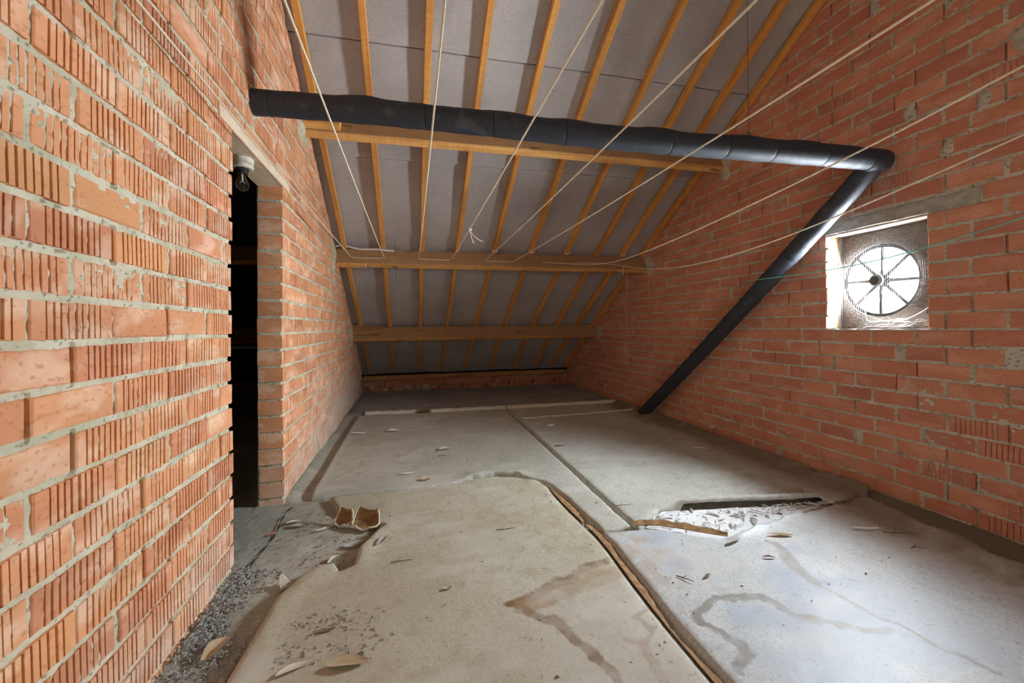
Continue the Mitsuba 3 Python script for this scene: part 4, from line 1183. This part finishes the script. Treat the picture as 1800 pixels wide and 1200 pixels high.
# ------------------------------------------------------------------ litter on the floor
def curl(c, ang, L, W, curlr, z=0.0, bend=0.3, seed=0):
    """a leaf-shaped curled flake: pointed at both ends, bent along and across, with thickness"""
    n, m = 10, 5
    V = []
    for s in (0, 1):
        for i in range(n):
            t = i / (n - 1)
            w = W * (math.sin(math.pi * (0.04 + 0.92 * t)) ** 0.75)
            for j in range(m):
                u = (j / (m - 1) - 0.5) * w
                x = (t - 0.5) * L
                h = curlr * (u / (W / 2 + 1e-9)) ** 2 * W * 0.5 + bend * L * (2 * t - 1) ** 2 * 0.25 + 0.0025 * math.sin(5 * t + seed) + 0.0012 * s
                V.append((x, u + 0.12 * W * math.sin(3 * t + seed), h + 0.001))
    V = np.array(V)
    ca, sa = math.cos(ang), math.sin(ang)
    V = np.c_[c[0] + V[:, 0] * ca - V[:, 1] * sa, c[1] + V[:, 0] * sa + V[:, 1] * ca, z + V[:, 2]]
    F, N = [], n * m
    for i in range(n - 1):
        for j in range(m - 1):
            q = i * m + j
            F += [[N + q, N + q + m, N + q + m + 1], [N + q, N + q + m + 1, N + q + 1], [q, q + m + 1, q + m], [q, q + 1, q + m + 1]]
        for j in (0, m - 1):
            q = i * m + j
            F += [[q, q + m, N + q + m], [q, N + q + m, N + q]]
    return V, np.array(F)


def twig(c, ang, L, z, seed=0, r=0.0022):
    rr = np.random.default_rng(seed)
    ca, sa = math.cos(ang), math.sin(ang)
    P = [(c[0] + ca * t * L - sa * rr.normal(0, 0.004), c[1] + sa * t * L + ca * rr.normal(0, 0.004), z + r + abs(rr.normal(0, 0.003))) for t in (-0.5, -0.2, 0.15, 0.5)]
    main = tube(smooth_path(P, 12), np.linspace(r * 1.2, r * 0.5, 12), 5)
    b = np.array(P[1])
    side = tube([b, b + np.array([math.cos(ang + 0.9) * L * 0.3, math.sin(ang + 0.9) * L * 0.3, 0.004])], r * 0.6, 4)
    return joined([main, side])


def build_litter():
    H = 0.034
    items = [  # kind, x, y, angle, length, width, z, material, label
        ('paper_flake', -0.64, 2.585, 0.3, 0.075, 0.03, 0.004, 'flake_pale', 'pale curled paper flake on bare floor just right of the doorway corner'),
        ('paper_flake', -0.60, 2.53, 0.2, 0.07, 0.035, 0.004, 'flake_grey', 'grey flake on bare floor between the doorway and the torn sheet'),
        ('paper_flake', -0.45, 2.47, 0.75, 0.12, 0.024, 0.004, 'flake_pale', 'long pale paper sliver on bare floor beside the torn brown flap'),
        ('paper_flake', -0.28, 2.24, 0.4, 0.10, 0.045, 0.004, 'flake_grey', 'dark crumpled fragment below the larger curled flap'),
        ('paper_flake', -0.36, 2.12, 0.9, 0.065, 0.032, 0.004, 'flake_pale', 'white crumpled scrap beside the torn tan edge'),
        ('brick_chip', -0.715, 2.47, 0.2, 0.05, 0.025, 0.004, 'chip_red', 'small pinkish brick chip in front of the doorway'),
        ('dry_leaf', -0.20, 1.405, -0.1, 0.125, 0.045, H, 'leaf_tan', 'large curled tan leaf on the stained tan sheet near the bottom of the view'),
        ('dry_leaf', -0.36, 1.43, 0.5, 0.10, 0.028, H, 'flake_pale', 'long raised paper blister on the tan sheet left of the large curled leaf'),
        ('dry_leaf', -0.30, 1.585, 0.15, 0.075, 0.016, H, 'flake_brown', 'narrow dark leaf lying alone on the tan sheet'),
        ('twig', -0.05, 1.97, 0.1, 0.09, 0, H, 'twig_brown', 'dark twig on the tan sheet right of the torn notch'),
        ('paper_flake', -0.145, 2.17, 1.0, 0.085, 0.028, H + 0.01, 'flake_grey', 'curled grey scrap on the tan sheet at the notch'),
        ('dry_leaf', -0.64, 1.60, 1.1, 0.10, 0.055, 0.02, 'leaf_tan', 'curled brown leaf standing in the fluff at the foot of the left wall'),
        ('paper_flake', 0.28, 3.68, 0.1, 0.10, 0.06, H, 'flake_pale', 'folded tan paper scrap in the middle of the far beige sheet'),
        ('paper_flake', -0.17, 4.47, 0.1, 0.12, 0.07, H, 'flake_white', 'bright white paper scrap on the far beige sheet'),
        ('paper_flake', -0.50, 4.47, 0.05, 0.16, 0.04, H, 'flake_white', 'thin white streak of paper by the left wall on the far beige sheet'),
        ('paper_flake', -0.02, 3.15, 0.1, 0.10, 0.022, H, 'flake_white', 'white sliver of paper left of the lifted tear'),
        ('twig', 1.09, 1.53, -0.9, 0.07, 0, H, 'twig_brown', 'forked brown twig on the bluish sheet right of the brown curled edge'),
        ('dry_leaf', 1.19, 1.53, 0.25, 0.05, 0.011, H, 'flake_brown', 'small thin dark leaf beside the forked twig'),
        ('dry_leaf', 1.555, 1.585, -0.35, 0.055, 0.012, H, 'flake_brown', 'small dark leaf on the bluish sheet below the white torn roll'),
        ('dry_leaf', 1.50, 1.74, 0.3, 0.10, 0.025, H, 'flake_grey', 'curled grey flake at the end of the brown torn edge'),
        ('dry_leaf', 1.775, 1.735, -0.25, 0.12, 0.024, H, 'leaf_tan', 'long lens-shaped leaf on the bluish sheet in front of the white torn roll'),
        ('dry_leaf', 2.235, 1.68, -0.3, 0.13, 0.026, H, 'flake_white', 'pale pointed leaf on the bluish sheet toward the right wall'),
        ('twig', 2.50, 1.525, -0.45, 0.12, 0, H + 0.02, 'cord_tan', 'straight tan stick on the rolled lip near the right wall'),
        ('twig', 2.28, 1.47, -0.3, 0.075, 0, H, 'twig_brown', 'short dark twig on the bluish sheet near the right wall'),
        ('twig', 2.36, 1.60, -0.35, 0.16, 0, H, 'twig_brown', 'long thin stem on the bluish sheet behind the pale pointed leaf'),
        ('brick_chip', 2.68, 1.93, 0.2, 0.075, 0.04, 0.01, 'chip_red', 'orange chip lying in the dark gap at the right wall'),
        ('paper_flake', 2.36, 3.13, -0.2, 0.11, 0.03, H, 'flake_white', 'white paper scrap on the grey sheet below the diagonal pipe'),
        ('twig', 2.62, 2.86, -0.3, 0.14, 0, H, 'twig_brown', 'brown twig in the shade along the foot of the right wall'),
        ('paper_flake', 1.29, 3.54, 0.3, 0.10, 0.05, H, 'flake_grey', 'crumpled grey scrap right of the long dark seam'),
        ('paper_flake', 1.43, 4.24, 0.3, 0.12, 0.05, H, 'flake_white', 'small pale scrap on the grey sheet near the fold'),
        ('twig', 1.20, 2.25, 0.1, 0.10, 0, H, 'twig_brown', 'dark curved stem on the grey sheet just before the torn hollow'),
        ('twig', 0.255, 3.50, -0.3, 0.09, 0, H, 'twig_brown', 'dark twig below the folded tan scrap on the far sheet'),
        ('paper_flake', 0.10, 2.985, 0.5, 0.06, 0.05, H, 'leaf_tan', 'brown speck of paper at the bottom edge of the far beige sheet'),
        ('dry_leaf', 0.135, 1.72, 0.5, 0.035, 0.02, H, 'flake_grey', 'tiny grey chip in the middle of the tan sheet'),
        ('twig', 0.47, 2.145, 0.05, 0.10, 0, H, 'twig_brown', 'two-pronged dark stem at the upper part of the tan sheet'),
        ('paper_flake', 2.38, 2.14, 0.4, 0.05, 0.04, H, 'flake_pale', 'small tan paper square near the torn edge in the shade of the right wall'),
        ('paper_flake', 2.80, 3.52, 1.2, 0.09, 0.05, 0.09, 'foil_white', 'white crumpled scrap caught in the rolled edge at the right wall')]
    mats = {}
    for i, (kind, x, y, ang, L, W, z, mat, lab) in enumerate(items):
        if kind == 'twig':
            m = twig((x, y), ang, L, z + 0.002, i)
        else:
            m = curl((x, y), ang, L, W, 0.55 if kind != 'brick_chip' else 0.1, z + 0.002, 0.35 if W > 0.028 else 0.18, i)
        add(number(kind), m, mat, True, lab, {'paper_flake': 'paper scrap', 'brick_chip': 'brick chip', 'dry_leaf': 'leaf', 'twig': 'twig'}[kind])

    # loose matter nobody could count
    def scatter(key, n, sample, size, mat, label, cat, seed, tall=0.5):
        rr = np.random.default_rng(seed)
        parts = []
        for _ in range(n):
            x, y, z = sample(rr)
            s = size * rr.uniform(0.35, 1.3)
            a = rr.uniform(0, 6.28)
            V = np.array([(-1, -0.25, 0), (1, -0.2, 0), (0.9, 0.25, 0), (-0.8, 0.3, 0), (0, 0, 1)]) * np.array([s, s * 0.8, s * tall]) * (1 + rr.normal(0, 0.25, (5, 3)))
            ca, sa = math.cos(a), math.sin(a)
            V = np.c_[V[:, 0] * ca - V[:, 1] * sa + x, V[:, 0] * sa + V[:, 1] * ca + y, np.maximum(V[:, 2], 0) + z]
            parts.append((V, np.array([[0, 1, 4], [1, 2, 4], [2, 3, 4], [3, 0, 4], [0, 2, 1], [0, 3, 2]])))
        add(key, joined(parts), mat, False, label, cat, kind='stuff')

    def fluff(rr):
        y = rr.uniform(1.15, 2.12)
        w = 0.20 * (0.5 + 0.5 * math.sin(6 * y)) + 0.08
        x = XL + 0.02 + abs(rr.normal(0, 1)) * w * 0.6
        return min(x, -0.56), y, 0.03 * math.exp(-((x - XL) / 0.07) ** 2) + rr.uniform(0, 0.012)
    scatter('dust_fluff', 1600, fluff, 0.008, 'fluff_grey', 'dark grey dust fluff and crumbs heaped along the foot of the ribbed left wall', 'dust', 1, 0.9)

    def grit(rr):
        c = [(-0.45, 1.62), (-0.30, 1.65), (-0.18, 1.48), (-0.38, 1.50), (-0.22, 1.62)][rr.integers(5)]
        return c[0] + rr.normal(0, 0.05), c[1] + rr.normal(0, 0.035), 0.036
    scatter('grey_crumbs', 260, grit, 0.006, 'fluff_grey', 'bluish grey crumbs sprinkled on the tan sheet', 'crumbs', 2, 0.8)

    def hollow(rr):
        t = rr.uniform(0, 1)
        x = 1.25 + 1.2 * t
        lo = np.interp(x, [1.2, 1.5, 1.8, 2.1, 2.5], [2.03, 1.86, 1.93, 1.99, 2.02])
        hi = np.interp(x, [1.2, 1.4, 1.86, 2.5], [2.07, 2.165, 2.10, 2.03])
        return x, rr.uniform(lo, max(lo + 0.01, hi)), 0.013 + rr.uniform(0, 0.008)
    scatter('insulation_fibres', 230, hollow, 0.016, 'fluff_white', 'white insulation shreds filling the torn hollow between the grey and bluish sheets', 'insulation shreds', 3, 0.35)

    scatter('paper_slivers', 46, hollow, 0.030, 'flake_grey', 'grey paper slivers lying on the white wool in the torn hollow', 'paper slivers', 13, 0.12)

    def tear(rr):
        x = rr.uniform(0.12, 0.86)
        y = np.interp(x, [0.1, 0.42, 0.6, 0.86], [2.87, 2.935, 2.93, 2.76])
        return x, y + rr.normal(0, 0.012), 0.022
    scatter('white_shreds', 200, tear, 0.014, 'fluff_white', 'white shreds along the tear under the lifted sheet edge', 'insulation shreds', 4, 0.4)

    def crumbs(rr):
        x, y = rr.uniform(-0.5, 2.4), rr.uniform(1.2, 5.2)
        return x, y, 0.034 if not (1.1 < x < 1.25) else 0.02
    scatter('dark_specks', 420, crumbs, 0.0055, 'twig_brown', 'dark specks and crumbs strewn over the insulation sheets', 'crumbs', 5, 0.7)

    def doorbits(rr):
        return rr.uniform(-0.74, -0.28), rr.uniform(1.95, 2.75), 0.006
    scatter('floor_crumbs', 160, doorbits, 0.008, 'flake_brown', 'brown crumbs on the bare floor before the doorway', 'crumbs', 6, 0.7)


def build_mortar_patches():
    """blobs of mortar on the walls around the beam ends, the stopped holes and the joint crack on the floor"""
    def blob(key, centre, ry, rz, side, seed, mat, thick=0.016):
        n, m = 9, 22
        V = [(centre[0] + side * thick, centre[1], centre[2])]
        rr = np.random.default_rng(seed)
        ph = rr.uniform(0, 6, 4)
        for i in range(1, n):
            q = i / (n - 1)
            for k in range(m):
                a = 2 * math.pi * k / m
                w = 1 + 0.18 * math.sin(2 * a + ph[0]) + 0.13 * math.sin(3 * a + ph[1]) + 0.08 * math.sin(7 * a + ph[2])
                V.append((centre[0] + side * (thick * (1 - q ** 2.5) + 0.003 * math.sin(9 * q + 3 * a + ph[3]) * (1 - q)) - side * 0.004 * q, centre[1] + ry * q * w * math.cos(a), centre[2] + rz * q * w * math.sin(a)))
        F = [[0, 1 + k, 1 + (k + 1) % m] for k in range(m)]
        for i in range(n - 2):
            for k in range(m):
                a, b = 1 + i * m + k, 1 + i * m + (k + 1) % m
                F += [[a, a + m, b + m], [a, b + m, b]]
        add(key, (np.array(V), np.array(F)), mat, True)
    z1, z2, z3 = (C0 - SL * y - 0.10 for y in (P1Y, P2Y, P3Y))
    for i, (y, z, ry, rz) in enumerate(((P1Y - 0.06, z1 - 0.03, 0.10, 0.15), (P2Y - 0.06, z2 + 0.0, 0.14, 0.16), (P3Y - 0.06, z3, 0.16, 0.14), (1.36, 2.42, 0.10, 0.06), (1.86, 2.30, 0.045, 0.05), (1.53, 2.20, 0.035, 0.045), (1.68, 2.02, 0.035, 0.045))):
        blob(number('wall_right__mortar_patch'), (XR, y, z), ry, rz, -1, 10 + i, 'mortar_right')
    for i, (y, z, ry, rz) in enumerate(((P1Y - 0.06, z1 - 0.02, 0.12, 0.16), (P2Y - 0.06, z2, 0.12, 0.16), (P3Y - 0.06, z3, 0.14, 0.18))):
        blob(number('wall_left__mortar_patch'), (wall_left_x(z), y, z), ry, rz, 1, 30 + i, 'mortar_left', 0.03)


build_wall_left()
build_wall_right()
build_floor()
build_floor_joint()
build_roof()
build_knee_wall()
build_window()
build_rest_of_room()
build_timber()
build_pipe()
build_sheets()
build_cords()
build_bulb()
build_mortar_patches()
build_litter()
